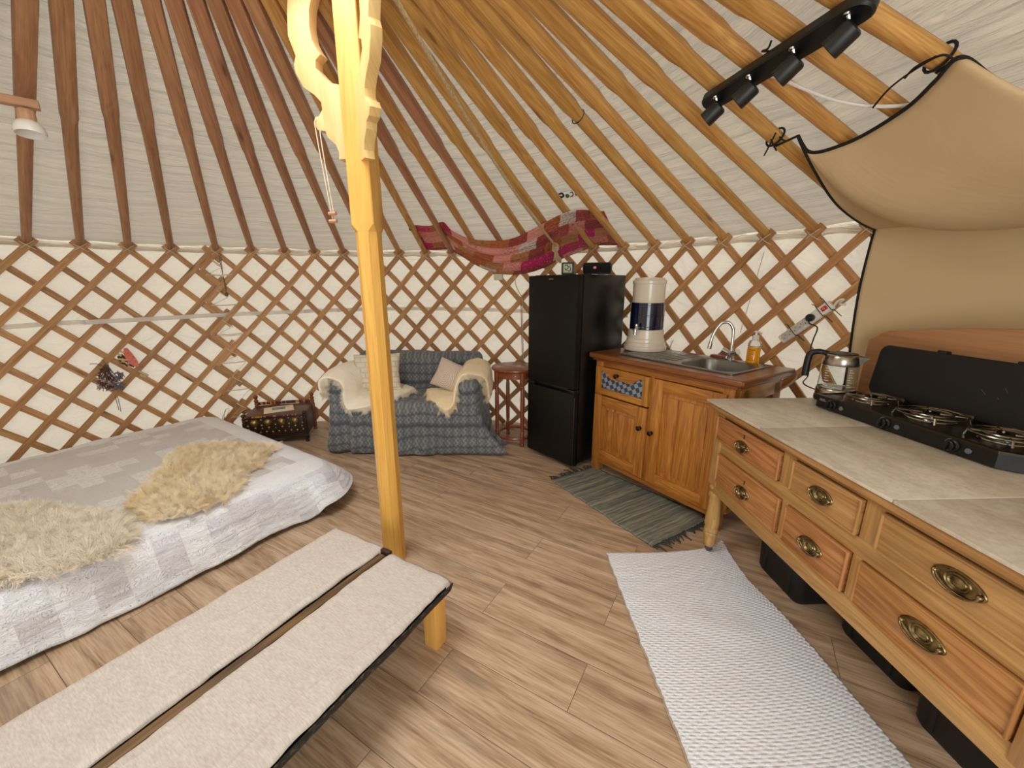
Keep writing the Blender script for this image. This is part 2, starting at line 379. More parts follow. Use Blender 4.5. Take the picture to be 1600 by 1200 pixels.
# ---- lattice: measured azimuths of the lath heads
HEAD = {0: -49.51, 1: -44.73, 2: -39.93, 3: -35.13, 4: -29.5, 5: -24.6, 6: -19.78, 7: -15.19, 8: -10.45, 9: -5.7, 10: -.84, 11: 3.85, 12: 8.72,
        13: 13.7, 14: 18.7, 15: 23.75, 16: 28.75, 17: 33.8, 18: 38.59, 19: 43.28, 20: 47.95, 21: 52.6, 22: 57.42, 23: 62.3, 24: 67.1}
def phB(k):
    if k >= 24: return R_(HEAD[24]+(k-24)*4.85)
    if k <= 4: return R_(HEAD[4]+(k-4)*4.8)
    a = math.floor(k); return R_(HEAD[a]+(HEAD[a+1]-HEAD[a])*(k-a))
def phA(k): return R_(HEAD[3]+(k-3)*4.79)
def lattice(name, label, ph, kmin, kmax, k0, k1, rr):
    """laths of one folding panel; kmin..kmax = its cut ends, in head units"""
    root = thing(name, label, 'lattice', wallp(ph((max(kmin, -3)+min(kmax, 25))/2), 0), 0); n = 0
    for sgn, r, t in ((-1, rr-.016, .015), (1, rr, .015)):
        for k in range(k0, k1):
            js = [-.33]+[x*.5 for x in range(0, 24)]+[11.75]
            js = [j for j in js if kmin <= k+sgn*j*.5 <= kmax]
            if len(js) < 3: continue
            pts = [wallp(ph(k+sgn*j*.5), ZW-.012-j*DV, r) for j in js]; nr = [V((CX-p.x, CY-p.y, 0)) for p in pts]
            o = MB().sweep([p-root.location for p in pts], nr, .044, t, uvo=random.random()*9).obj('lath', W_LATH, root, smooth=0); n += 1
    return root
KJ = 3.9
latA = lattice('lattice_panel', 'folding wooden wall lattice left of the corded joint, behind the bed', phA, -6, KJ+.38, -6, 12, RW-.006)
latB = lattice('lattice_panel', 'folding wooden wall lattice running behind the sofa, fridge and sink', phB, KJ-.42, 25.3, -2, 33, RW-.028)
# cord lacing at the panel joint
mb = MB(); zz = []
for i in range(12):
    z = ZW-.07-i*.128; a = phB(KJ-.28 if i % 2 else KJ-.05); b = phB(KJ+.45 if i % 2 else KJ+.22)
    dz = -.06 if i % 2 == 0 else .004
    pa, pb = wallp(a, z, RW-.062), wallp(b, z+dz, RW-.062); mb.tube([pa, (pa+pb)/2+V((0, 0, -.004)), pb], .0042, 6); mb.tube([pa+V((0, 0, -.012)), (pa+pb)/2+V((0, 0, -.016)), pb+V((0, 0, -.012))], .0028, 6) if i in (0, 5) else None
    if i: mb.tube([zz[-1], pa], .002, 5)
    zz.append(pb)
tag(mb.obj('lacing_cord', CORD), 'thin pale cord laced down the joint of the two wall lattices', 'cord')

# ---- roof poles
ORD = 'first second third fourth fifth sixth seventh eighth ninth tenth eleventh twelfth thirteenth fourteenth fifteenth sixteenth seventeenth eighteenth nineteenth twentieth twenty-first twenty-second twenty-third twenty-fourth twenty-fifth twenty-sixth twenty-seventh twenty-eighth'.split()
def raft_axis(k):
    ph = phA(k) if k <= 3 else phB(k); foot = wallp(ph, ZW+.012, RW-.022)
    a = phi_of(APEX.x, APEX.y); e = V((foot.x-APEX.x, foot.y-APEX.y, 0)).normalized()
    tw = R_(TW(k)); e = V((e.x*cos(tw)+e.y*sin(tw), -e.x*sin(tw)+e.y*cos(tw), 0))
    p = APEX+e*(RING_R-.02); return foot, V((p.x, p.y, roof_z(p.x, p.y, 0)+.0))
def TW(k): return 0 if k < 14 else min(4.5, (k-14)*.45) if k < 25 else 4.5-(k-25)*.6
def rafter(k, label, group=None, shoulder=None):
    foot, top = raft_axis(k); ax = (top-foot); L = ax.length; ax.normalize(); side = ax.cross(V((0, 0, 1))).normalized(); dn = side.cross(ax).normalized()
    if dn.z > 0: dn = -dn
    rng = random.Random(k*7+1); sh = shoulder or .56+.05*rng.random(); bend = .012*(rng.random()-.5)
    t = [0, .012]+[.012+(sh-.012)*i/10 for i in range(1, 11)]+[sh+.008, sh+.022]+[sh+.022+(1-sh-.022)*i/7 for i in range(1, 8)]
    bm = bmesh.new(); uv = bm.loops.layers.uv.new('UVMap'); rings = []; N = 12
    for s in t:
        c = foot+ax*(L*s)+side*(bend*sin(pi*s)); ring = []
        r = .0235+.006*min(1, s/sh); q = smoothstep(sh-.002, sh+.022, s)
        if s == 0: r *= .8
        for i in range(N):
            a = 2*pi*(i+.5)/N; cx, cz = cos(a), sin(a)
            m = max(abs(cx), abs(cz)); sqx, sqz = cx/m, cz/m; b = .86 if abs(abs(cx)-abs(cz)) < .3 else 1
            x = (1-q)*r*cx+q*sqx*.033*b; z = (1-q)*r*cz+q*sqz*.027*b
            ring.append(bm.verts.new(c+side*x+dn*z))
        rings.append(ring)
    per = .21
    for j in range(len(t)-1):
        for i in range(N):
            q = (i+1) % N; f = bm.faces.new((rings[j][i], rings[j][q], rings[j+1][q], rings[j+1][i])); f.smooth = True
            for l, (x, y) in zip(f.loops, ((t[j], i), (t[j], i+1), (t[j+1], i+1), (t[j+1], i))): l[uv].uv = (x*L, y*per/N)
    bm.faces.new(rings[0]); bm.faces.new(rings[-1]); bmesh.ops.recalc_face_normals(bm, faces=bm.faces[:])
    mb = MB(); mb.add(bm); mb.bm.transform(M.Translation(-foot))
    o = mb.obj('roof_pole', W_RAFT if k < 10 or k in (12, 14) else W_RAFT2, None, foot, 40); tag(o, label, 'roof pole', group or 'roof poles of the round tent')
    # lashing at the foot
    ph = phA(k) if k <= 3 else phB(k); lb = MB()
    for d in (0, .009):
        c = wallp(ph, ZW-.008-d, RW-.045)-foot; tx = V((cos(ph), -sin(ph), 0)); inn = V((-sin(ph), -cos(ph), 0)); pts = []
        for i in range(13):
            a = 2*pi*i/12; pts.append(c+tx*(.034*cos(a))+inn*(.004-.034*sin(a)*(.35 if sin(a) > 0 else .6))+V((0, 0, .026*cos(a)*(-1 if d else 1))))
        lb.tube(pts, .0028, 5)
    lb.obj('lashing', CORD, o)
    return o
for k in range(0, 28):
    col = 'red-brown' if k < 10 or k in (12, 14) else 'honey-coloured'
    rafter(k, f'{col} wooden roof pole lashed to the lattice, {ORD[k]} from the left edge of the photo')
for k in (-2, -1): rafter(k, 'wooden roof pole beyond the left edge of the photo', 'roof poles outside the picture')
for k in (30, 31): rafter(k, 'wooden roof pole beyond the right edge of the photo', 'roof poles outside the picture')

# ---- white strap woven through the lattice
pts = []; nr = []
ctrl = [(-58, 1.075), (-49.3, 1.095), (-40, 1.10), (-30, 1.115), (-20, 1.125), (-10, 1.135), (0, 1.142), (10, 1.14), (22, 1.13), (40, 1.125), (55, 1.12)]
def strap_z(d):
    for (a, za), (b, zb) in zip(ctrl, ctrl[1:]):
        if a <= d <= b: return za+(zb-za)*(d-a)/(b-a)
    return 1.1
d = -58
while d <= 40:
    infront = -46.2 < d < -17.5 or -13 < d < -12; rr = RW-.054 if infront else RW+.016
    p = wallp(R_(d), strap_z(d), rr); pts.append(p); nr.append(V((CX-p.x, CY-p.y, 0))); d += .8
tag(recenter(MB().sweep(pts, nr, .034, .0025).obj('webbing_strap', canvas_mat('white_webbing', '#f6f4ef', (4., 20.), .02, .001, .5))), 'flat white webbing strap running around the wall lattice', 'strap')

# ---- support post with carved brackets
PX, PY = -.606, 1.785; PT = 2.52
post = thing('support_post', 'square pine roof post with chamfered shaft and carved brackets', 'post', (PX, PY, 0), 0)
FA = R_(-98)                         # direction of the face looking at the camera
def octa(hw, ch): return [(hw, -hw+ch), (hw, hw-ch), (hw-ch, hw), (-hw+ch, hw), (-hw, hw-ch), (-hw, -hw+ch), (-hw+ch, -hw), (hw-ch, -hw)]
bm = bmesh.new(); uv = bm.loops.layers.uv.new('UVMap'); rings = []
lv = [(0, .05, .028), (1.555, .0475, .026), (1.585, .0475, .024), (1.612, .0495, .004), (PT, .0465, .003)]
for z, hw, ch in lv:
    rings.append([bm.verts.new((x*cos(FA)-y*sin(FA), x*sin(FA)+y*cos(FA), z)) for x, y in octa(hw, ch)])
for j in range(len(lv)-1):
    for i in range(8):
        q = (i+1) % 8; f = bm.faces.new((rings[j][i], rings[j][q], rings[j+1][q], rings[j+1][i]))
        for l, (z, k) in zip(f.loops, ((lv[j][0], i), (lv[j][0], i+1), (lv[j+1][0], i+1), (lv[j+1][0], i))): l[uv].uv = (z, k*.045)
bm.faces.new(rings[0][::-1]); bm.faces.new(rings[-1]); mb = MB(); mb.add(bm); mb.obj('shaft', W_POST, post, smooth=0)
# bracket outline (s outward from the post axis, z), traced once and used for both
LD = V((-.955, .297, 0)).normalized(); RD = V((.58, -.815, 0)).normalized()
def sz(u, v, d):
    n = V((-d.y, d.x, 0)); p = at_plane(u, v, (PX, PY, 0), n); return ((p-V((PX, PY, 0))).dot(d), p.z)
outer = [(456, -35), (455, 30), (456, 60), (462, 76), (468, 92), (465, 105), (468, 118), (480, 140), (497, 152), (507, 163), (509, 174), (504, 184), (498, 186), (496, 196), (502, 206), (514, 208), (517, 217), (530, 229), (535, 240), (535, 252)]
inner = [(522, 133), (509, 121), (499, 110), (499, 98), (507, 89), (500, 80), (493, 66), (489, 45), (489, 20), (495, -10), (498, -35)]
so = [sz(u, v, LD) for u, v in outer]; si = [sz(u, v, LD) for u, v in inner]
prof = so+[(.03, so[-1][1])]+[(.03, si[0][1]-.02)]+si
for d, nm in ((LD, 'bracket'), (RD, 'bracket')):
    a = atan2(d.y, d.x); dz = 0 if d is LD else -.02
    m = M.Rotation(a, 4, 'Z') @ M.Translation(V((0, -.021, dz)))
    MB().prism(prof, .042, m, .004).obj(nm, W_BRK, post, smooth=30)
# cord with wooden toggle on the left bracket
hp = V((PX, PY, 0))+LD*sz(500, 192, LD)[0]; hz = sz(500, 192, LD)[1]
cordr = thing('looped_string', 'thin white looped string with wooden toggle hanging from the carved bracket', 'string', (hp.x, hp.y, hz), 0)
nL = V((LD.y, -LD.x, 0)).normalized()
if nL.dot(V((.3, -1, 0))) < 0: nL = -nL
e = nL*.026; tb = at_plane(519, 332, hp+nL*.026, nL)-hp-V((0, 0, hz)); mb = MB()
mb.tube(catmull([-e*.9+V((0, 0, -.0)), V((0, 0, .012)), e, e*1.05+V((-.0, 0, -.05)), tb+V((-.004, 0, 0))], 6), .0022, 6)
mb.tube(catmull([-e*.9, e*.2+V((.012, 0, -.028)), e*1.05+V((.016, 0, -.06)), tb+V((.006, 0, 0))], 6), .0022, 6); mb.obj('cord', CORD, cordr)
mb = MB()
for dz in (-.004, -.034): mb.tube([tb+V((-.016, .004, dz)), tb+V((.018, -.004, dz))], [.0075]*2, 8)
mb.tube([tb+V((0, 0, .006)), tb+V((0, 0, -.042))], .004, 6); mb.obj('toggle', plain('toggle_wood', '#b98d74', .5), cordr)
# =================================================================== fridge
FR_BLACK = NT('fridge_black'); FR_BLACK.col(lin('#0c0c0c')); FR_BLACK.p(Roughness=.5, Specular_IOR_Level=.3); FR_BLACK = FR_BLACK.m
FR_SIDE = plain('fridge_side', '#0b0b0c', .32)
rz, dx, dy = frame_axes((.65, -.76))
fr = thing('fridge', 'tall black fridge freezer between the round table and the sink cabinet', 'fridge', (.127, 3.142, 0), rz)
FW, FD, FH = .488, .56, 1.443
box1('body', (FW/2, .065+(FD-.065)/2, .035+(FH-.035)/2), (FW, FD-.065, FH-.035), FR_SIDE, fr, bev=.006)
mb = MB(); [mb.lathe([(.02, 0), (.02, .04)], (x, y, 0), 10) for x in (.05, FW-.05) for y in (.1, FD-.06)]; mb.obj('feet', BLACKP, fr)
d1 = box1('door', (FW/2, .03, .035+(.60-.035)/2), (FW, .058, .565), FR_BLACK, fr, bev=.008)
# recessed grip between the doors
mb = MB(); mb.box((.035, .03, .614), (.07, .058, .028), bev=.003); mb.box((FW-.035, .03, .614), (.07, .058, .028), bev=.003); mb.box((FW/2, .045, .614), (FW-.13, .025, .028), bev=.001)
mb.obj('grip_recess', FR_SIDE, fr)
d2 = box1('door', (FW/2, .03, .632+(FH-.006-.632)/2), (FW, .058, FH-.006-.632), FR_BLACK, fr, bev=.008)
box1('maker_badge', (.238, -.0005, 1.412), (.044, .002, .008), plain('badge_silver', '#8d8d8a', .3, .8), fr, bev=.001)
box1('door_edge_trim', (FW+.0005, .012, .31), (.002, .004, .53), plain('trim_grey', '#6b6d70', .3, .8), fr, bev=.0005)
mb = MB().box((FW-.02, .03, .617), (.05, .05, .012), bev=.002); mb.obj('hinge', plain('hinge_dark', '#2a2b2d', .3, .5), fr)

# =================================================================== clock and loudspeaker on the fridge
def on(o, x, y, z=0): return V((o.location.x, o.location.y, 0))+(M.Rotation(o.rotation_euler.z, 3, 'Z') @ V((x, y, 0)))+V((0, 0, z))
p = on(fr, .305, .10, FH); ck = thing('clock', 'small square dark-framed digital clock on top of the fridge', 'clock', p, R_(-12))
box1('case', (0, 0, .043), (.090, .03, .084), plain('clock_case', '#2e3a38', .4), ck, bev=.006)
box1('display', (0, -.0155, .043), (.062, .002, .062), varied('clock_lcd', '#c3cba5', '#98a484', .3, 60), ck, bev=.0005)
def mark(mb, segs, w=.004, y=-.0172):
    for a, b in segs:
        a, b = V((a[0], y, a[1])), V((b[0], y, b[1])); mb.sweep([a, b], [V((0, -1, 0))]*2, w, .0006)
mb = MB(); mark(mb, [((-.02, .062), (-.005, .068)), ((-.005, .068), (.006, .05)), ((.006, .05), (-.012, .03)), ((-.012, .03), (-.02, .045)), ((.0, .03), (.018, .024)), ((.018, .024), (.022, .045)), ((.022, .045), (.01, .058))], .006); mb.obj('digits', plain('lcd_dark', '#3d443c', .5), ck)
p = on(fr, .49, .20, FH); sp = thing('loudspeaker', 'black rounded portable loudspeaker with a red badge on the fridge', 'loudspeaker', p, R_(-22))
mb = MB(); prof = [(.001, -.098), (.028, -.098), (.037, -.092), (.039, -.08), (.039, .08), (.037, .092), (.028, .098), (.001, .098)]
mb.lathe(prof, (0, 0, .0415), 28, M.Rotation(pi/2, 4, 'Y'), True, 0, 1.02); mb.obj('body', fabric('speaker_mesh', '#0e0f12', '#17181b', 500, .8), sp)
mb = MB(); [mb.box((x, 0, .004), (.03, .05, .008), bev=.003) for x in (-.06, .06)]; mb.obj('foot', BLACKP, sp)
box1('badge', (-.01, -.0395, .045), (.021, .003, .018), plain('badge_red', '#d8402e', .4), sp, bev=.001)
mb = MB(); y = -.0415
mark(mb, [((-.016, .05), (-.016, .042)), ((-.016, .042), (-.0185, .042)), ((-.012, .05), (-.012, .041)), ((-.012, .05), (-.0085, .048)), ((-.0085, .048), (-.012, .0455)), ((-.012, .0455), (-.008, .043)), ((-.008, .043), (-.012, .041)), ((-.005, .05), (-.005, .041)), ((-.005, .041), (-.0015, .041))], .0016, y)
mb.obj('badge_letters', plain('badge_pink', '#f6c6bd', .5), sp)

# =================================================================== sink cabinet
rz, dx, dy = frame_axes((.551, -.834)); CBH = .90
cab = thing('sink_cabinet', 'honey pine sink cabinet with two panelled doors beside the fridge', 'cabinet', (.562, 2.853, 0), rz)
LEN, DEP, Y0 = 1.09, .575, .03
mb = MB()
mb.box((.045+.033, Y0+.03, .425), (.066, .06, .85), grain=2); mb.box((1.045-.033, Y0+.03, .425), (.066, .06, .85), grain=2)
mb.box((.07, DEP-.06, .425), (.05, .06, .85), grain=2); mb.box((1.02, DEP-.06, .425), (.05, .06, .85), grain=2)
mb.box((.545, Y0+.03, .835), (.9, .05, .05)); mb.box((.545, Y0+.03, .095), (.9, .05, .045)); mb.box((.532, Y0+.03, .45), (.03, .05, .72), grain=2)
mb.box((.07, .30, .46), (.03, .45, .76), grain=2); mb.box((.545, .30, .095), (.93, .45, .02)); mb.box((.545, DEP-.045, .45), (.93, .012, .74), grain=2)
mb.obj('carcass', W_CAB, cab)
mb = MB(); sx = 1.045-.004
mb.box((sx-.01, .30, .46), (.02, .44, .74), grain=2); mb.box((sx, .12, .47), (.026, .09, .72), grain=2); mb.box((sx, DEP-.09, .47), (.026, .09, .72), grain=2); mb.box((sx, .3, .80), (.026, .42, .085)); mb.box((sx, .3, .14), (.026, .42, .085)); mb.obj('side_panel', W_CAB, cab)
def top_with_hole():
    mb = MB(); x0, x1, y0, y1 = .612, .968, .119, .463
    z0, z1 = .868, CBH
    for (a, b, c, d) in ((0, x0, 0, DEP), (x1, LEN, 0, DEP), (x0, x1, 0, y0), (x0, x1, y1, DEP)): mb.box(((a+b)/2, (c+d)/2, (z0+z1)/2), (b-a, d-c, z1-z0), bev=.0, grain=0)
    mb.prism([(0, 0), (0, .0)], .01) if 0 else None
    for (c, d) in (((LEN/2, .006, .882), (LEN, .026, .036)),): mb.box(c, d, bev=.01, seg=3)
    mb.box((LEN-.006, DEP/2, .882), (.026, DEP, .036), bev=.01, seg=3, grain=1); mb.box((.006, DEP/2, .882), (.026, DEP, .036), bev=.01, seg=3, grain=1)
    mb.box((LEN/2, .024, .856), (LEN-.05, .03, .018), bev=.006); mb.box((LEN-.026, DEP/2, .856), (.03, DEP-.03, .018), bev=.006)
    return mb
top_with_hole().obj('worktop', W_CTOP, cab)
def panel_door(x0, x1, z0, z1, st, parent):
    d = MB(); y = Y0-.004
    d.box((x0+st/2, y, (z0+z1)/2), (st, .022, z1-z0), grain=2); d.box((x1-st/2, y, (z0+z1)/2), (st, .022, z1-z0), grain=2)
    d.box(((x0+x1)/2, y, z1-st/2), (x1-x0-2*st, .022, st)); d.box(((x0+x1)/2, y, z0+st/2), (x1-x0-2*st, .022, st))
    n = 2 if x1-x0 < .44 else 3; w = (x1-x0-2*st)/n
    for i in range(n): d.box((x0+st+w*(i+.5), y+.008, (z0+z1)/2), (w+.001, .012, z1-z0-2*st+.01), grain=2, bev=.0006)
    # raised field with a sunk border
    for i in range(n): d.box((x0+st+w*(i+.5)+(.012 if i == 0 else -.012 if i == n-1 else 0), y+.003, (z0+z1)/2), (w-(.024 if i in (0, n-1) else 0), .012, z1-z0-2*st-.05), grain=2, bev=.004)
    return d.obj('door', W_CAB, parent)
KNOB = plain('iron_knob', '#2b1c12', .35, .6)
def knob(x, z, parent, y=Y0-.015): return MB().lathe([(.012, 0), (.0125, .003), (.006, .006), (.006, .014), (.015, .02), (.016, .026), (.011, .031), (.002, .033)], (x, y, z), 14, M.Rotation(pi/2, 4, 'X')).obj('knob', KNOB, parent)
d = panel_door(.058, .520, .115, .600, .072, cab); knob(.482, .462, d)
d = panel_door(.552, 1.010, .115, .808, .072, cab); knob(.570, .455, d)
dr = MB(); y = Y0-.004
dr.box((.058+.024, y, .71), (.048, .022, .196), grain=2); dr.box((.520-.024, y, .71), (.048, .022, .196), grain=2); dr.box((.289, y, .632), (.37, .022, .044))
top = [(.104, .808), (.474, .808), (.474, .764)]+[(.474-.37*i/24, .772-.045*max(0, cos((i-12)/12*pi*.62))**1.2*(1 if abs(i-12) < 9 else .6)+.012*cos((i-12)/12*pi*2)) for i in range(1, 24)]+[(.104, .764)]
dr.prism(top, .022, M.Translation(V((0, y-.011, 0))), 0, True); drw = dr.obj('drawer', W_CAB, cab)
def checks():
    t = NT('blue_check_fabric'); o = t.oc(); w = t.n('VectorRotate', rotation_type='Y_AXIS', s_Vector=o, s_Angle=.5).outputs[0]; ch = t.n('TexChecker', s_Vector=t.vm('ADD', w, t.vm('SCALE', t.n('TexNoise', s_Vector=o, s_Scale=9.).outputs['Color'], .03)), s_Scale=34., s_Color1=lin('#3a4356'), s_Color2=lin('#8f96a0'))
    t.col(ch.outputs[0]); t.p(Roughness=.9); return t.m
MB().box((.289, Y0+.003, .71), (.40, .006, .15), bev=.001).obj('fabric_inset', checks(), drw)
knob(.262, .768, drw)

# =================================================================== sink
STEEL = NT('brushed_steel'); _o = STEEL.oc(); STEEL.col(lin('#8f8f8c')); STEEL.p(Metallic=1., Roughness=STEEL.math('MULTIPLY_ADD', STEEL.noise(STEEL.vm('MULTIPLY', _o, (6, 300, 300)), 1, 2), .14, .24)); STEEL = STEEL.m
snk = thing('sink', 'stainless steel sink and drainer set into the pine cabinet top', 'sink', on(cab, 0, 0, CBH+.0012), rz)
def rrect(x0, x1, y0, y1, r, n=6):
    out = []
    for cx, cy, a in ((x1-r, y1-r, 0), (x0+r, y1-r, 90), (x0+r, y0+r, 180), (x1-r, y0+r, 270)):
        for i in range(n+1): t = R_(a+90*i/n); out.append((cx+r*cos(t), cy+r*sin(t)))
    return out
def loft(mb, loops):
    vs = [[mb.bm.verts.new(p) for p in l] for l in loops]
    for a, b in zip(vs, vs[1:]):
        for i in range(len(a)): mb.bm.faces.new((a[i], a[(i+1) % len(a)], b[(i+1) % len(a)], b[i])).smooth = True
    return vs
def L3(l, z): return [(x, y, z) for x, y in l]
mb = MB(); n = 6
lo = [L3(rrect(.20, .99, .085, .505, .02), 0), L3(rrect(.20, .99, .085, .505, .02), .005), L3(rrect(.206, .984, .091, .499, .018), .008), L3(rrect(.605, .975, .112, .470, .09), .006), L3(rrect(.618, .962, .125, .457, .085), .001), L3(rrect(.626, .954, .133, .449, .08), -.03), L3(rrect(.640, .940, .147, .435, .075), -.145), L3(rrect(.69, .89, .20, .385, .06), -.155)]
vs = loft(mb, lo); mb.bm.faces.new(vs[-1]); bmesh.ops.recalc_face_normals(mb.bm, faces=mb.bm.faces[:])
mb.obj('basin', STEEL, snk, smooth=50)
mb = MB()
for i in range(9): x = .245+i*.04; mb.box((x, .29, .0075), (.012, .30-.012*abs(i-4), .004), bev=.0018)
mb.obj('drainer_ribs', STEEL, snk)
MB().lathe([(.001, 0), (.03, 0), (.032, .002), (.03, .004), (.02, .003), (.001, .003)], (.79, .28, -.1545), 20).obj('drain', CHROME, snk)
fa = thing('tap', 'chrome gooseneck mixer tap standing behind the sink', 'tap', on(cab, .735, .528, CBH), rz)
mb = MB().lathe([(.024, 0), (.025, .006), (.019, .012), (.019, .03), (.022, .034), (.022, .05), (.015, .056), (.012, .062)], seg=20); mb.obj('body', CHROME, fa)
mb = MB(); mb.tube([(0, 0, .04), (-.05, -.012, .062)], [.017, .02], 14); mb.obj('handle', CHROME, fa); mb = MB(); mb.tube([(0, 0, .04), (.05, -.012, .062)], [.017, .02], 14); mb.obj('handle', CHROME, fa)
def _sp(): # spout curve
    return catmull([(0, 0, .05), (0.0, 0, .14), (-.004, -.004, .20), (-.025, -.02, .238), (-.06, -.04, .235), (-.085, -.055, .195), (-.10, -.065, .14), (-.105, -.068, .095)], 7)
pts = _sp(); mb = MB().tube(pts, .0095, 12); mb.tube([pts[-1]+V((.002, .001, .012)), pts[-1]+V((-.003, -.002, -.028))], .0135, 12); mb.tube([pts[30], pts[33]], .0115, 12); mb.obj('spout', CHROME, fa)
tag(MB().box((0, 0, .012), (.085, .045, .024), bev=.006).obj('wooden_block', W_MAHOG, None, on(cab, .655, .525, CBH)), 'small dark red wooden block behind the sink beside the tap', 'block').rotation_euler.z = rz
# soap dispenser
so_ = thing('soap_dispenser', 'clear pump bottle of orange washing-up liquid beside the sink tap', 'soap bottle', on(cab, .872, .528, CBH), rz)
ORANGE = NT('orange_soap'); ORANGE.col(lin('#f2a400')); ORANGE.p(Roughness=.15, Subsurface_Weight=.3, Subsurface_Radius=(.02, .01, .003)); ORANGE = ORANGE.m
CLEAR = NT('clear_plastic'); CLEAR.col(lin('#f4f4f0')); CLEAR.p(Roughness=.12, Transmission_Weight=.92, IOR=1.35); CLEAR = CLEAR.m
MB().lathe([(.001, 0), (.033, 0), (.036, .004), (.036, .098), (.034, .102), (.001, .102)], seg=24).obj('liquid', ORANGE, so_)
MB().lathe([(.034, .103), (.036, .105), (.036, .122), (.030, .138), (.016, .146), (.014, .156)], seg=24).obj('bottle', CLEAR, so_)
mb = MB().lathe([(.017, .148), (.018, .15), (.018, .172), (.014, .175), (.006, .176), (.006, .192), (.012, .193), (.012, .2), (.002, .201)], seg=18); mb.tube([(0, 0, .195), (.03, -.015, .196), (.038, -.019, .188)], .005, 8); mb.obj('pump', WHITEP, so_)
mb = MB()
for i, w in enumerate((.034, .022, .03, .018, .026, .034)):
    z = .088-i*.0125; a = -1.9; mb.sweep([V((.0363*cos(a+t), .0363*sin(a+t), z)) for t in [x*w/.036/6 for x in range(7)]], [V((cos(a+t), sin(a+t), 0)) for t in [x*w/.036/6 for x in range(7)]], .004 if i else .006, .0004)
mb.obj('print', plain('label_brown', '#8a5a10', .5), so_)

# =================================================================== water filter
wf = thing('water_filter', 'tall white and dark blue water filter barrel beside the fridge', 'water filter', on(cab, .168, .395, CBH+.0105), rz)
CREAM = NT('cream_ceramic'); CREAM.col(lin('#e6dac8')); CREAM.p(Roughness=.22, Coat_Weight=.3); CREAM = CREAM.m
BLUEG = NT('blue_tank'); BLUEG.col(lin('#0a1230')); BLUEG.p(Roughness=.12, Transmission_Weight=.15, Coat_Weight=.4); BLUEG = BLUEG.m
MB().lathe([(.150, 0), (.152, .006), (.150, .028), (.142, .034), (.142, .056), (.134, .062), (.133, .082), (.126, .088), (.124, .145), (.118, .150), (.02, .150)], seg=44).obj('base', CREAM, wf)
MB().lathe([(.112, .148), (.117, .152), (.118, .30), (.116, .338), (.05, .339)], seg=44).obj('tank', BLUEG, wf)
mb = MB()
for r, z in ((.1185, .17), (.1185, .25), (.1185, .32)): mb.tube([(r*cos(2*pi*i/44), r*sin(2*pi*i/44), z) for i in range(44)], .0015, 5, True)
mb.obj('tank_bands', plain('blue_band', '#1d2b52', .2), wf)
MB().lathe([(.109, .336), (.110, .34), (.112, .44), (.112, .468), (.05, .468)], seg=44).obj('upper_chamber', CREAM, wf)
MB().lathe([(.113, .466), (.116, .470), (.116, .488), (.108, .498), (.102, .498), (.100, .508), (.06, .513), (.002, .514)], seg=44).obj('lid', CREAM, wf)
ta = -1.35; ct, st = cos(ta), sin(ta); mb = MB(); mb.tube([(.115*ct, .115*st, .165), (.16*ct, .16*st, .165)], .010, 12); mb.tube(catmull([(.15*ct, .15*st, .168), (.165*ct, .165*st, .155), (.168*ct, .168*st, .120)], 4), [.015]*6+[.013]*3, 12); mb.lathe([(.012, 0), (.014, .004), (.013, .02), (.008, .026)], (.156*ct, .156*st, .17), 12); mb.obj('tap', CHROME, wf)

# =================================================================== round side table
tb = thing('side_table', 'small round red-brown wooden table on turned legs between sofa and fridge', 'table', (.025, 3.40, 0), R_(20))
MB().lathe([(.19, .655), (.2, .662), (.205, .672), (.203, .682), (.196, .686), (.001, .686)], seg=48).obj('tabletop', W_MAHOG, tb)
mb = MB().lathe([(.165, .60), (.172, .602), (.172, .658), (.16, .658), (.16, .60), (.165, .60)], seg=48, cap=False); mb.obj('apron', W_MAHOG, tb)
MB().lathe([(.004, 0), (.004, .006), (.009, .011), (.008, .017), (.001, .019)], (.172*cos(-1.9), .172*sin(-1.9), .63), 12, M.Rotation(-1.9, 3, 'Z').to_4x4() @ M.Rotation(pi/2, 4, 'Y')).obj('knob', plain('brass_pull', '#a8803c', .3, 1.), tb)
LEGP = [(.012, 0), (.018, .004), (.020, .016), (.013, .028), (.017, .036), (.021, .044), (.021, .10), (.015, .108), (.020, .116), (.014, .126), (.016, .16), (.019, .33), (.0165, .50), (.013, .52), (.019, .53), (.014, .54), (.02, .555), (.023, .565), (.023, .66)]
for i in range(4):
    a = R_(-68+90*i)-R_(20); MB().lathe(LEGP, (.168*cos(a), .168*sin(a), 0), 14).obj('leg', W_MAHOG, tb)
mb = MB(); mb.lathe([(.135, .062), (.178, .062), (.182, .07), (.178, .082), (.135, .082), (.135, .062)], seg=48, cap=False); mb.obj('stretcher_ring', W_MAHOG, tb)

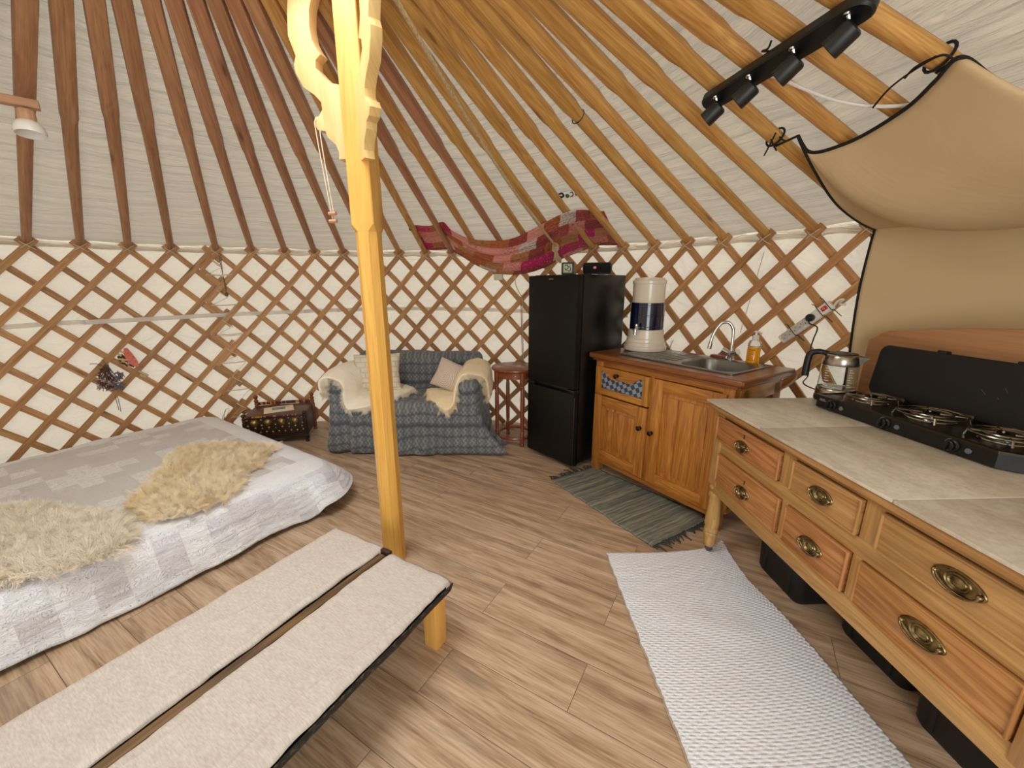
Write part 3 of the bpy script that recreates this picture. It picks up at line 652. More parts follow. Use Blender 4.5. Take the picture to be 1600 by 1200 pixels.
# =================================================================== studded chest
rz, dx, dy = frame_axes((.97, .243))
ch = thing('wooden_chest', 'small dark carved chest covered in brass studs beside the sofa', 'chest', (-2.327, 3.234, 0), rz)
CW, CD = .515, .36
box1('box', (CW/2, CD/2, .155), (CW-.03, CD-.03, .2), W_DARK, ch, bev=.004)
PROF = [(.017, 0), (.019, .012), (.012, .022), (.016, .03), (.019, .036), (.019, .075), (.014, .082), (.019, .09), (.019, .25), (.013, .258), (.019, .268), (.015, .285), (.02, .298), (.011, .31), (.013, .315), (.02, .33), (.018, .343), (.006, .35)]
for x, y, k in ((.018, .018, .29), (CW-.018, .018, .29), (.018, CD-.018, .375), (CW-.018, CD-.018, .375)):
    MB().lathe([(r, z*k/.35) for r, z in PROF], (x, y, 0), 12).obj('post', W_MAHOG if y > .1 else W_DARK, ch)
lid = MB().box((CW/2, CD/2, .262), (CW-.03, CD-.02, .018), bev=.004).obj('lid', wood('chest_lid', '#4a2e1e', '#6a4630', .4), ch)
mb = MB(); mb.box((CW/2, -.001, .262), (CW-.06, .006, .012), bev=.001); mb.box((CW/2, CD+.002, .285), (CW-.04, .006, .03), bev=.002)
tr = NT('painted_trim'); u = tr.oc(); tr.col(tr.ramp(tr.noise(tr.vm('MULTIPLY', u, (22, 1, 1)), 1, 2), [(.40, lin('#5c1f2c')), (.48, lin('#c08a1e')), (.56, lin('#7c2440')), (.64, lin('#3b1c12'))], 'CONSTANT')); mb.obj('painted_edge', tr.m, lid)
BRASS = varied('aged_brass', '#8a7148', '#b79c68', .34, 30, .85, .2, 120)
fm = M.Rotation(pi/2, 4, 'X')
def dome(mb, x, z, r, y=.013, h=.5): mb.lathe([(r, 0), (r*.95, r*.18*h*2), (r*.7, r*.62*h*1.6), (r*.35, r*.9*h*1.6), (.0005, r*h*1.75)], (x, y, z), 14, fm)
for i in range(4): mb = MB(); dome(mb, .095+i*.108, .205, .034); mb.obj('large_stud', BRASS, ch)
mb = MB(); rng = random.Random(3)
for i in range(5): dome(mb, .042+i*.108, .232, .011); dome(mb, .042+i*.108, .18, .012)
for i in range(9): dome(mb, .045+i*.053, .150+.006*(i % 2), .013 if i % 2 else .010)
for i in range(10): dome(mb, .035+i*.049, .115+.004*(i % 2), .011)
for i in range(12): dome(mb, .03+i*.041, .235, .006)
for i in range(7): dome(mb, CW-.015+.0, .1+i*.02, .006)
mb.obj('small_studs', BRASS, ch)
mb = MB(); [mb.box((CW/2, .012, z), (CW-.05, .012, .008), bev=.002) for z in (.078, .134, .242)]; mb.box((CW/2, .014, .06), (CW-.05, .02, .02), bev=.003); mb.obj('carved_band', W_DARK, ch)
# mounted print lying on the chest
pr = thing('mounted_print', 'small blue landscape print in a cream mount lying on the chest', 'picture', on(ch, .255, .165, .2715), rz+R_(17))
box1('mount', (0, 0, .004), (.235, .175, .008), plain('cream_card', '#e8dcbc', .8), pr, bev=.001)
def printmat():
    t = NT('blue_print'); o = t.oc(); n = t.noise(t.vm('MULTIPLY', o, (30, 60, 1)), 1, 5); t.col(t.ramp(n, [(.35, lin('#3b4a5c')), (.5, lin('#76828c')), (.65, lin('#b3b6b2'))])); t.p(Roughness=.6); return t.m
box1('picture_sheet', (.0, .01, .0085), (.105, .075, .001), printmat(), pr, bev=.0)
# =================================================================== desk
DO = V((.966, 1.865, 0)); rz, dx, dy = frame_axes((.036, -.999)); DL, DD, DH = 1.325, .79, .83
desk = thing('kitchen_desk', 'long old pine kitchen table with six brass-handled drawers and stone-tiled top', 'table', DO, rz)
def stonemat():
    t = NT('stone_tile'); o = t.oc(); n = t.noise(t.vm('MULTIPLY', o, (4, 9, 4)), 1, 6, .65, .6); n2 = t.noise(o, 60, 3)
    c = t.mix(t.ramp(n, [(.36, 0.), (.64, 1.)]), lin('#c4b8a3'), lin('#ded5c5')); c = t.mix(t.ramp(t.noise(o, 45, 4, .7), [(.40, .22), (.54, 0.)]), c, lin('#9a8d76')); sx = t.n('SeparateXYZ', i0=o).outputs[0]
    t.col(c); t.p(Roughness=.38); t.bump(n2, .06, .002); return t.m
STONE = stonemat()
mb = MB(); xs = [-.012, .395, .935, DL+.012]
for a, b in zip(xs, xs[1:]): mb.box(((a+b)/2, DD/2-.004, DH-.005), (b-a-.003, DD+.012, .011), bev=.0025)
# rounded front-left corner
mb.obj('stone_top', STONE, desk); MB().box((DL/2, DD/2, DH-.0055), (DL-.01, DD-.01, .0105), bev=.001).obj('grout', plain('grout', '#efe8da', .8), desk)
mb = MB(); mb.box((DL/2, DD/2, DH-.026), (DL+.006, DD, .028), bev=.008, seg=3); mb.box((DL/2, DD/2+.012, DH-.046), (DL-.03, DD-.03, .016), bev=.004); mb.obj('wooden_top', W_DESK, desk)
fy = .03
mb = MB()
mb.box((DL/2, fy+.0275, .615), (DL-.08, .045, .058)); mb.box((DL/2, fy+.0275, .402), (DL-.08, .045, .076)); mb.box((DL/2, fy+.0275, .776), (DL-.08, .045, .022))
for x0, x1, z0, z1 in ((.485, .545, .643, .77), (.828, .884, .643, .77), (.518, .547, .44, .588), (.824, .854, .44, .588)): mb.box(((x0+x1)/2, fy+.0275, (z0+z1)/2), (x1-x0, .045, z1-z0), grain=2)
mb.box((.045, DD/2, .60), (.03, DD-.12, .42), grain=1); mb.box((DL-.045, DD/2, .60), (.03, DD-.12, .42), grain=1); mb.box((DL/2, DD-.045, .60), (DL-.1, .02, .42))
mb.box((DL/2, DD/2, .40), (DL-.1, DD-.12, .012)); mb.obj('frame', W_DESK, desk)
def turned_leg(x, y):
    lg = MB(); lg.box((x, y, .60), (.062, .062, .40), grain=2, bev=.004)
    lg.lathe([(.028, .40), (.031, .395), (.033, .385), (.026, .372), (.025, .365), (.032, .352), (.033, .34), (.027, .328), (.0285, .30), (.034, .22), (.036, .185), (.030, .16), (.034, .153), (.034, .143), (.029, .137), (.033, .13), (.033, .122), (.028, .112), (.030, .095), (.024, .06), (.020, .052), (.018, .05)], (x, y, 0), 18)
    o = lg.obj('leg', W_DESK, desk)
    c = MB().lathe([(.017, .03), (.019, .034), (.019, .056), (.015, .058)], (x, y, 0), 14); c.lathe([(.004, -.007), (.013, -.007), (.0145, 0), (.013, .007), (.004, .007)], (x-.004, y+.004, .0145), 14, M.Rotation(pi/2, 4, 'X') ); c.box((x, y, .027), (.01, .018, .018), bev=.002)
    c.obj('caster', plain('caster_metal', '#6a6258', .35, .8), o)
for x in (.052, DL-.052):
    for y in (.062, DD-.062): turned_leg(x, y)
BRASS2 = varied('drawer_brass', '#6a5a3c', '#ab986c', .34, 40, 1., .15, 160)
def drawer(x0, x1, z0, z1, hx, hz, hw, hh, shade):
    d = MB(); w, h = x1-x0, z1-z0; cx, cz = (x0+x1)/2, (z0+z1)/2
    d.box((cx, fy+.006, cz), (w-.006, .02, h-.006), bev=.002); t = .009
    # cock bead round the drawer front
    for zz in (z0+.004, z1-.004): d.box((cx, fy-.004, zz), (w-.004, .01, t*.8), bev=.003)
    for xx in (x0+.004, x1-.004): d.box((xx, fy-.004, cz), (t*.8, .01, h-.004), bev=.003, grain=2)
    o = d.obj('drawer', shade, desk)
    p = MB(); m = M.Translation(V((hx, fy-.004, hz))) @ M.Rotation(pi/2, 4, 'X')
    out = []
    N = 36
    for s, z in ((1., 0), (1., .003), (.95, .005), (.9, .0025), (.82, .003), (.8, .0045)): out.append([(hw/2*s*cos(2*pi*i/N)*(1+.06*abs(cos(2*pi*i/N))**7), hh/2*s*sin(2*pi*i/N), z) for i in range(N)])
    r0 = hh*.40
    for s, z in ((1., .0045), (.95, .0075), (.85, .0045), (.72, .005), (.66, .0085), (.56, .0055), (.4, .0075), (.2, .0105)): out.append([(r0*1.25*s*cos(2*pi*i/N), r0*s*sin(2*pi*i/N), z) for i in range(N)])
    q = MB(); vs = loft(q, out); q.bm.faces.new(vs[-1]); q.bm.transform(m); bmesh.ops.recalc_face_normals(q.bm, faces=q.bm.faces[:])
    for sgn in (-1, 1):
        q.lathe([(.006, 0), (.006, .008), (.004, .012), (.001, .013)], (hx+sgn*hw*.44, fy-.006, hz), 10, M.Rotation(pi/2, 4, 'X'))
    q.tube([V((hx+hw*.45*cos(a), fy-.016, hz+hh*.5*sin(a))) for a in [pi+pi*i/18 for i in range(19)]], .0032, 8)
    q.obj('handle', BRASS2, o, smooth=50)
    if hw < .09 or h > .14 and x0 < .4:
        MB().box((hx+.004, fy-.0045, hz+hh*.5+.022), (.006, .003, .018), bev=.002).obj('keyhole', plain('keyhole_dark', '#2b1a0e', .8), o)
    return o
for a in ((.045, .483, .645, .764, .255, .69, .088, .048, W_DRW), (.547, .826, .645, .764, .685, .70, .092, .052, W_DESK), (.886, DL-.09, .645, .764, 1.088, .706, .105, .056, W_DESK),
          (.085, .516, .442, .586, .300, .495, .088, .052, W_DRW), (.549, .822, .442, .586, .685, .508, .095, .054, W_DRW), (.856, DL-.085, .442, .586, 1.05, .522, .105, .056, W_DRW)): drawer(*a)
# headboard-shaped wooden panel standing at the back of the desk
hp_ = MB(); out = [(-.05, DH+.001), (-.045, DH+.28), (.02, DH+.325), (.05, DH+.335), (.09, DH+.338)]+[(.09+.9*i/14, DH+.338+.055*sin(pi*min(1, i/14*.9))) for i in range(1, 15)]+[(1.15, DH+.33), (DL, DH+.30), (DL, DH+.001)]
hp_.prism(out, .022, None, .004, True); o = hp_.obj('headboard_panel', W_PANEL, None, DO+dy*(DD-.012)+V((0, 0, 0))); o.rotation_euler.z = rz; tag(o, 'arched wooden headboard panel standing on the kitchen table behind the stove lid', 'panel')

# =================================================================== camping stove
srz, sdx, sdy = frame_axes((.10, -.995)); SO = V((1.392, 1.752, DH+.001)); SL, SD, SH = .69, .25, .062
stv = thing('gas_stove', 'black three-burner camping gas stove with its lid raised, on the stone top', 'stove', SO, srz)
BLK = plain('stove_black', '#0d0e0f', .28); DKST = NT('dark_steel'); DKST.col(lin('#4a443c')); DKST.p(Metallic=1., Roughness=.28); DKST = DKST.m
def chamf(x0, x1, y0, y1, c): return [(x0+.006, y0), (x1-c, y0), (x1, y0+c), (x1, y1), (x0, y1), (x0, y0+.006)]
mb = MB(); ol = chamf(0, SL, 0, SD, .04); vs = loft(mb, [L3(ol, .004), L3(ol, SH-.008)]); mb.bm.faces.new(vs[0]); mb.bm.faces.new(vs[-1]); bmesh.ops.recalc_face_normals(mb.bm, faces=mb.bm.faces[:]); mb.obj('body', BLK, stv, smooth=20)
mb = MB(); [mb.lathe([(.015, 0), (.014, .006)], (x, y, -.0005), 12) for x in (.05, SL-.08) for y in (.05, SD-.05)]; mb.obj('rubber_feet', BLACKP, stv)
mb = MB(); o2 = chamf(-.003, SL+.003, -.004, SD, .042); o3 = chamf(.008, SL-.008, .008, SD-.008, .038)
vs = loft(mb, [L3(o2, SH-.010), L3(o2, SH-.003), L3(o3, SH-.001), L3(o3, SH-.004)]); mb.bm.faces.new(vs[-1]); bmesh.ops.recalc_face_normals(mb.bm, faces=mb.bm.faces[:]); mb.obj('hob_plate', DKST, stv, smooth=20)
GR = NT('grate_steel'); GR.col(lin('#8d8578')); GR.p(Metallic=1., Roughness=.25); GR = GR.m
for bx, by, br in ((.135, .125, .080), (.36, .128, .094), (.575, .125, .080)):
    g = MB()
    for r, z in ((br, SH+.016), (br*.62, SH+.018)): g.tube([(bx+r*cos(2*pi*i/36), by+r*sin(2*pi*i/36), z) for i in range(36)], .004, 6, True)
    for k in range(4):
        a = pi/4+k*pi/2; g.tube([(bx+br*.25*cos(a), by+br*.25*sin(a), SH+.018), (bx+br*1.02*cos(a), by+br*1.02*sin(a), SH+.017), (bx+br*1.1*cos(a), by+br*1.1*sin(a), SH-.003)], .0035, 6)
    g.box((bx, by+br+.02, SH+.006), (.10, .004, .022), bev=.001); g.obj('pot_rest', GR, stv)
    b = MB().lathe([(br*.75, 0), (br*.72, .003), (br*.5, .001), (.03, .002), (.028, .01), (.001, .011)], (bx, by, SH-.003), 24); b.obj('burner', plain('burner_steel', '#b9bcbd', .2, 1.), stv)
for kx in (.085, .315, .535):
    k = MB().lathe([(.022, 0), (.022, .003), (.019, .004), (.016, .006), (.016, .016), (.013, .018), (.001, .018)], (kx, .0, .030), 20, M.Rotation(pi/2, 4, 'X')); k.box((kx, -.022, .030), (.007, .012, .03), bev=.002); k.obj('control_knob', BLK, stv)
    MB().tube([(kx+.021*cos(a), -.003, .030+.021*sin(a)) for a in [pi*.55+pi*.9*i/14 for i in range(15)]], .0009, 5).obj('dial_marking', plain('dial_silver', '#a7a7a2', .35, .6), stv)
    MB().lathe([(.009, 0), (.008, .003), (.001, .004)], (kx+.045, .0, .028), 16, M.Rotation(pi/2, 4, 'X')).obj('igniter', plain('igniter_grey', '#6d7075', .3), stv)
MB().box((.035, -.001, .043), (.026, .001, .003), bev=0).box((.037, -.001, .037), (.032, .001, .0035), bev=0).obj('maker_print', plain('print_grey', '#8e9494', .5), stv)
# raised lid, leaning slightly back
LH = .222; lo_ = rrect(0, SL, 0, LH, .035); lm = M.Translation(V((0, SD-.004, SH))) @ M.Rotation(R_(90-7), 4, 'X')
mb = MB(); vs = loft(mb, [L3(rrect(.004, SL-.004, .004, LH-.004, .032), -.0), L3(lo_, -.004), L3(lo_, -.026), L3(rrect(.006, SL-.006, .006, LH-.006, .03), -.03)]); mb.bm.faces.new(vs[0]); mb.bm.faces.new(vs[-1]); mb.bm.transform(lm); bmesh.ops.recalc_face_normals(mb.bm, faces=mb.bm.faces[:])
lidm = NT('lid_black'); lo2 = lidm.oc(); lidm.col(lin('#0f1112')); lidm.p(Roughness=.45); ld = mb.obj('lid', lidm.m, stv, smooth=30)
mb = MB()
for x in (.235, .475): mb.box((x, LH+.002, -.012), (.032, .014, .026), bev=.003)
mb.bm.transform(lm); mb.obj('catch', BLACKP, ld)
mb = MB()
for a, b in (((.395, .115), (.412, .098)), ((.455, .135), (.468, .118)), ((.445, .098), (.450, .092))): mb.tube([(a[0], a[1], .0002), (b[0], b[1], .0002)], .0006, 4)
mb.bm.transform(lm); mb.obj('scratch', plain('scratch_grey', '#5a6062', .5), ld)

# =================================================================== kettle
GLASS = NT('kettle_glass'); GLASS.col(lin('#f3f6f5')); GLASS.p(Roughness=.02, Transmission_Weight=1., IOR=1.18); GLASS = GLASS.m
ket = thing('kettle', 'glass electric kettle with steel collar and black handle beside the stove', 'kettle', (1.555, 1.85, DH+.001), R_(-40))
KST = plain('kettle_steel', '#b4aea2', .22, 1.)
MB().lathe([(.078, 0), (.080, .004), (.080, .02), (.076, .024), (.002, .024)], seg=36).obj('power_base', BLACKP, ket)
MB().lathe([(.076, .024), (.078, .028), (.077, .056), (.074, .062), (.05, .062)], seg=36).obj('steel_base', KST, ket)
MB().lathe([(.072, .060), (.074, .066), (.071, .17), (.070, .176), (.068, .176), (.069, .17), (.0715, .068), (.002, .066)], seg=36).obj('jug', GLASS, ket)
mb = MB().lathe([(.070, .174), (.0715, .178), (.066, .218), (.062, .224), (.058, .226)], seg=36)
mb.obj('collar', KST, ket)
MB().lathe([(.061, .222), (.058, .230), (.03, .234), (.002, .235)], seg=30).obj('lid', BLACKP, ket)
sp_ = MB(); A = V((.060, 0, .185)); 
vv = [sp_.bm.verts.new(p) for p in ((.055, -.028, .222), (.055, .028, .222), (.102, 0, .216), (.066, -.02, .180), (.066, .02, .180))]
for f in ((0, 3, 2), (1, 2, 4), (3, 4, 2), (0, 1, 4, 3)): sp_.bm.faces.new([vv[i] for i in f])
bmesh.ops.recalc_face_normals(sp_.bm, faces=sp_.bm.faces[:]); sp_.obj('spout', KST, ket)
MB().tube(catmull([(-.05, 0, .222), (-.085, 0, .228), (-.118, 0, .218), (-.126, 0, .185), (-.128, 0, .13), (-.128, 0, .105)], 6), [.012]*6+[.014]*6+[.015]*19, 12).obj('handle', BLACKP, ket)
mb = MB()
for i in range(8):
    for a in (-1.05, -2.3):
        z = .08+i*.0115; w = .012 if i % 2 else .02; mb.sweep([V((.0745*cos(a+t), .0745*sin(a+t), z)) for t in (0, w/.15, w/.074)], [V((cos(a+t), sin(a+t), 0)) for t in (0, w/.15, w/.074)], .0028, .0003)
mb.obj('level_marks', plain('mark_white', '#e9e9e4', .5), ket)

# =================================================================== storage boxes under the desk
BOXM = NT('dark_grey_bin'); BOXM.col(lin('#0f1011')); BOXM.p(Roughness=.5); BOXM.bump(BOXM.noise(BOXM.oc(), 300, 2), .05, .001); BOXM = BOXM.m
def storage_box(x, y, w, d, h, label):
    t = thing('storage_box', label, 'box', DO+dx*x+dy*y, rz, 'storage boxes under the kitchen table'); mb = MB()
    lo = [L3(rrect(-w/2+.02, w/2-.02, -d/2+.02, d/2-.02, .03), .0), L3(rrect(-w/2+.012, w/2-.012, -d/2+.012, d/2-.012, .03), .02), L3(rrect(-w/2+.008, w/2-.008, -d/2+.008, d/2-.008, .03), h*.5), L3(rrect(-w/2, w/2, -d/2, d/2, .03), h*.94), L3(rrect(-w/2, w/2, -d/2, d/2, .03), h)]
    vs = loft(mb, lo); mb.bm.faces.new(vs[0]); mb.bm.faces.new(vs[-1]); bmesh.ops.recalc_face_normals(mb.bm, faces=mb.bm.faces[:]); mb.obj('body', BOXM, t, smooth=30)
    for x in (-w/2+.07, w/2-.07): MB().box((x, -d/2+.014, h*.48), (.02, .014, h*.86), bev=.005).obj('rib', BOXM, t)
    MB().box((0, 0, h+.012), (w+.012, d+.012, .024), bev=.008).obj('lid', BLACKP, t)
storage_box(.275, .435, .30, .36, .30, 'black plastic storage box under the far end of the kitchen table')
storage_box(.665, .545, .30, .40, .30, 'black plastic storage box under the middle of the kitchen table')
storage_box(1.04, .485, .36, .38, .31, 'black plastic storage box under the near end of the kitchen table')
# =================================================================== sofa
rz = R_(-2.2); SOF = V((-1.52, 3.07, 0)); SW, SDP = 1.27, .80
sofa = thing('sofa', 'two-seat sofa under a blue-grey throw, behind the post, against the lattice wall', 'sofa', SOF, rz)
mb = MB()
for x in (.07, SW-.07):
    for y in (.08, SDP-.08): mb.lathe([(.02, 0), (.03, .06)], (x, y, 0), 12)
mb.obj('leg', W_DARK, sofa) if 0 else None
for x in (.07, SW-.07):
    for y in (.08, SDP-.08): MB().lathe([(.02, 0), (.03, .09)], (x, y, 0), 12).obj('leg', W_DARK, sofa)
core = MB(); core.box((SW/2, SDP/2+.02, .21), (SW-.05, SDP-.08, .28), bev=.03); core.obj('frame', plain('sofa_frame', '#3b3f47', .9), sofa)
def throwmat():
    t = NT('blue_grey_throw'); o = t.oc(); s = t.n('SeparateXYZ', i0=o); wob = t.noise(o, 5, 2)
    v = t.math('ADD', t.math('SUBTRACT', s.outputs[2], t.math('MULTIPLY', s.outputs[1], .9)), t.math('MULTIPLY', wob, .03)); u = t.math('ADD', s.outputs[0], t.math('MULTIPLY', t.noise(o, 9, 2), .012))
    row = t.math('FRACT', t.math('MULTIPLY', v, 11.5)); band = t.math('ABSOLUTE', t.math('SUBTRACT', row, .5))
    mot = t.math('MULTIPLY', t.math('SINE', t.math('MULTIPLY', u, 190.)), t.math('SINE', t.math('MULTIPLY', v, 145.)))
    big = t.math('SINE', t.math('MULTIPLY', u, 95.)); f = t.noise(t.vm('MULTIPLY', o, (90, 90, 45)), 1, 3, .7)
    m = t.math('ADD', t.math('MULTIPLY', t.ramp(t.math('ADD', mot, t.math('MULTIPLY', t.math('ADD', big, t.noise(o, 26, 3)), .5)), [(.0, 0.), (1.1, 1.)]), .42), t.math('MULTIPLY', f, .62))
    m = t.math('MULTIPLY', m, t.ramp(band, [(.30, 1.), (.42, .6), (.47, .4)]))
    wide = t.math('FRACT', t.math('MULTIPLY', v, 3.85)); m = t.math('MULTIPLY', m, t.ramp(wide, [(.0, .5), (.07, .5), (.12, 1.), (.92, 1.), (.97, .5)]))
    c = t.mix(m, lin('#464c54'), lin('#a3a4a2')); c = t.mix(t.ramp(t.noise(o, 3.5, 3), [(.35, 0.), (.7, .35)]), c, lin('#424c5c')); t.col(c); t.p(Roughness=.95, Specular_IOR_Level=.1, Sheen_Weight=.2); t.bump(f, .3, .004); return t.m
mb = MB()
mb.box((SW/2, .42, .22), (SW-.02, .80, .40), bev=.04); mb.box((SW/2, .67, .46), (SW-.10, .22, .62), bev=.07, seg=3)
for x in (.10, SW-.10): mb.box((x, .36, .36), (.19, .68, .54), bev=.07, seg=3)
mb.box((SW/2, .30, .40), (SW-.36, .52, .08), bev=.03)
def drape(p):
    k = max(0, 1-p.z/.42); out = V((p.x-SW/2, p.y-.42, 0))
    if p.z < .42:
        fl = .035*k*k; ang = (p.x*1 if abs(out.y) > abs(out.x)*.5 else p.y)
        w = (nz(p.x*9, p.y*9, p.z*1.2)*.05+nz(p.x*22, p.y*22, p.z*2)*.018)*k
        d = out.normalized() if out.length > 0 else out
        p.x += d.x*(fl*1.2+w)*(2.6 if p.x > SW-.15 and p.y < .25 else 1); p.y += d.y*(fl+w)
        if p.x > SW-.18 and p.y < .3: p.x += .10*k*k
    else: p.z += .012*nz(p.x*5, p.y*6, p.z*5)
    p.z += .006*nz(p.x*14, p.y*14, p.z*14); p.y += .010*nz(p.x*7, p.z*9, 4)
    if p.z < .035: p.z = .012+.02*max(0, nz(p.x*5, p.y*5, 2))
    return p
voxelled(mb, .016, 8, drape).obj('throw', throwmat(), sofa, smooth=80)
SKIN = NT('sheepskin_cream'); SKIN.col(SKIN.mix(SKIN.noise(SKIN.oc(), 7, 3), lin('#f9ebd0'), lin('#fff8ea'))); SKIN.p(Roughness=.95, Sheen_Weight=.3); SKIN = SKIN.m
SKINY = NT('sheepskin_yellow'); SKINY.col(SKINY.mix(SKINY.ramp(SKINY.noise(SKINY.oc(), 6, 3), [(.3, 0.), (.7, 1.)]), lin('#f8e2b4'), lin('#fff2d8'))); SKINY.p(Roughness=.95, Sheen_Weight=.3); SKINY = SKINY.m
def pelt(name, label, rows, mat, loc, rzz, hair, cnt, cat='sheepskin', thick=.018, group=None):
    """a hide laid along rows of 3-D points (local), with wool"""
    rows = [catmull(r, 5) for r in rows]; cols = list(zip(*rows)); cols = [catmull(c, 5) for c in cols]; nu, nv = len(cols)-1, len(cols[0])-1
    mb = MB()
    def f(s, t):
        p = cols[round(s*nu)][round(t*nv)]; return p+V((.008*nz(p.x*12, p.y*12, 1), .008*nz(p.x*12, p.z*12, 2), .006*nz(p.x*16, p.y*16, p.z*16)))
    mb.grid(f, nu, nv); o = mb.obj(name, mat, None, loc, smooth=80, mods=(('SOLIDIFY', dict(thickness=thick, offset=0)),)); o.rotation_euler.z = rzz; tag(o, label, cat, group)
    return fur(o, cnt, hair, mat)
pelt('sheepskin', 'cream sheepskin draped over the left arm and seat of the sofa', [
    [(-.03, .30, .52), (-.035, .16, .50), (-.03, .05, .50), (.0, -.02, .54)],
    [(.0, .50, .66), (-.01, .30, .67), (-.005, .12, .665), (.0, -.02, .63)],
    [(.11, .54, .69), (.10, .32, .70), (.10, .12, .69), (.07, -.015, .66)],
    [(.20, .52, .62), (.21, .32, .63), (.20, .14, .61), (.16, .02, .60)],
    [(.225, .48, .50), (.225, .30, .49), (.22, .12, .48), (.17, -.005, .46)],
    [(.32, .50, .478), (.31, .30, .47), (.28, .12, .46), (.22, -.01, .40)],
    [(.48, .50, .478), (.46, .32, .475), (.44, .16, .468), (.38, .0, .43)],
    [(.62, .40, .478), (.62, .30, .475), (.58, .18, .472), (.52, .08, .46)]], SKIN, SOF, rz, .024, 2600)
pelt('sheepskin', 'yellowish sheepskin draped over the right arm and seat of the sofa', [
    [(.78, .34, .475), (.80, .25, .472), (.82, .16, .468), (.84, .12, .466)],
    [(.92, .40, .475), (.93, .28, .472), (.95, .12, .462), (.98, -.0, .40)],
    [(1.02, .44, .49), (1.02, .30, .485), (1.03, .10, .475), (1.05, .0, .44)],
    [(1.055, .48, .58), (1.05, .32, .57), (1.05, .16, .56), (1.06, .06, .53)],
    [(1.09, .54, .68), (1.09, .36, .675), (1.09, .20, .665), (1.10, .10, .645)],
    [(1.18, .58, .71), (1.19, .38, .705), (1.19, .22, .69), (1.19, .12, .67)],
    [(1.29, .54, .66), (1.295, .38, .655), (1.295, .24, .64), (1.295, .17, .61)],
    [(1.325, .44, .52), (1.325, .34, .49), (1.325, .26, .46), (1.32, .20, .44)]], SKINY, SOF, rz, .022, 2400)
def cushion(name, label, c, w, h, th, tilt, yaw, mat, roll=0):
    mb = MB()
    for sgn in (1, -1):
        def f(s, t, g=sgn):
            x, y = 2*s-1, 2*t-1; e = max(0, (1-abs(x)**3.2)*(1-abs(y)**3.2))**.55; k = 1-.07*(1-abs(x))*(abs(y)) ; k2 = 1-.07*(1-abs(y))*abs(x)
            return V((x*w/2*k2, g*th/2*e*(1+.10*nz(x*2.3, y*2.3, g)), y*h/2*k))
        mb.grid(f, 22, 22)
    bmesh.ops.remove_doubles(mb.bm, verts=mb.bm.verts[:], dist=.0005); bmesh.ops.recalc_face_normals(mb.bm, faces=mb.bm.faces[:])
    o = mb.obj(name, mat, None, smooth=80); m = M.Rotation(yaw, 4, 'Z') @ M.Rotation(tilt, 4, 'X') @ M.Rotation(roll, 4, 'Y'); o.matrix_world = M.Translation(V(c)) @ m; tag(o, label, 'cushion'); return o
t = NT('cream_brick_cushion'); u = t.oc(); b = t.n('TexBrick', s_Vector=t.n('CombineXYZ', i0=t.n('SeparateXYZ', i0=u).outputs[0], i1=t.n('SeparateXYZ', i0=u).outputs[2]).outputs[0], s_Scale=1.); b.inputs['Brick Width'].default_value = .085; b.inputs['Row Height'].default_value = .045; b.inputs['Mortar Size'].default_value = .006; b.inputs['Mortar Smooth'].default_value = .8
t.col(t.mix(t.math('MULTIPLY', b.outputs['Fac'], .5), lin('#e6dcc6'), lin('#c4b595'))); t.p(Roughness=.95, Sheen_Weight=.2); t.bump(t.math('MULTIPLY_ADD', b.outputs['Fac'], -1., t.noise(u, 70, 2)), .5, .008)
sofp = lambda x, y, z: SOF+M.Rotation(rz, 3, 'Z') @ V((x, y, z))
cushion('cushion', 'cream quilted cushion on the left end of the sofa, partly behind the post', sofp(.335, .33, .63), .40, .33, .12, R_(-14), rz+R_(4), t.m, R_(-2))
t = NT('swirl_cushion'); u = t.oc(); d = t.n('TexNoise', s_Vector=u, s_Scale=5., s_Detail=1.); w = t.n('TexWave', wave_type='RINGS', rings_direction='Y', s_Vector=t.vm('ADD', u, t.vm('SCALE', d.outputs['Color'], .06)), s_Scale=22., s_Distortion=1.2, s_Detail=1.)
t.col(t.mix(w.outputs[1], lin('#e2d4c2'), lin('#c8b3a2'))); t.p(Roughness=.95, Sheen_Weight=.2); t.bump(w.outputs[1], .35, .006)
cushion('cushion', 'beige swirl-patterned cushion leaning on the right end of the sofa', sofp(.985, .33, .60), .32, .26, .12, R_(-22), rz+R_(-8), t.m, R_(20))

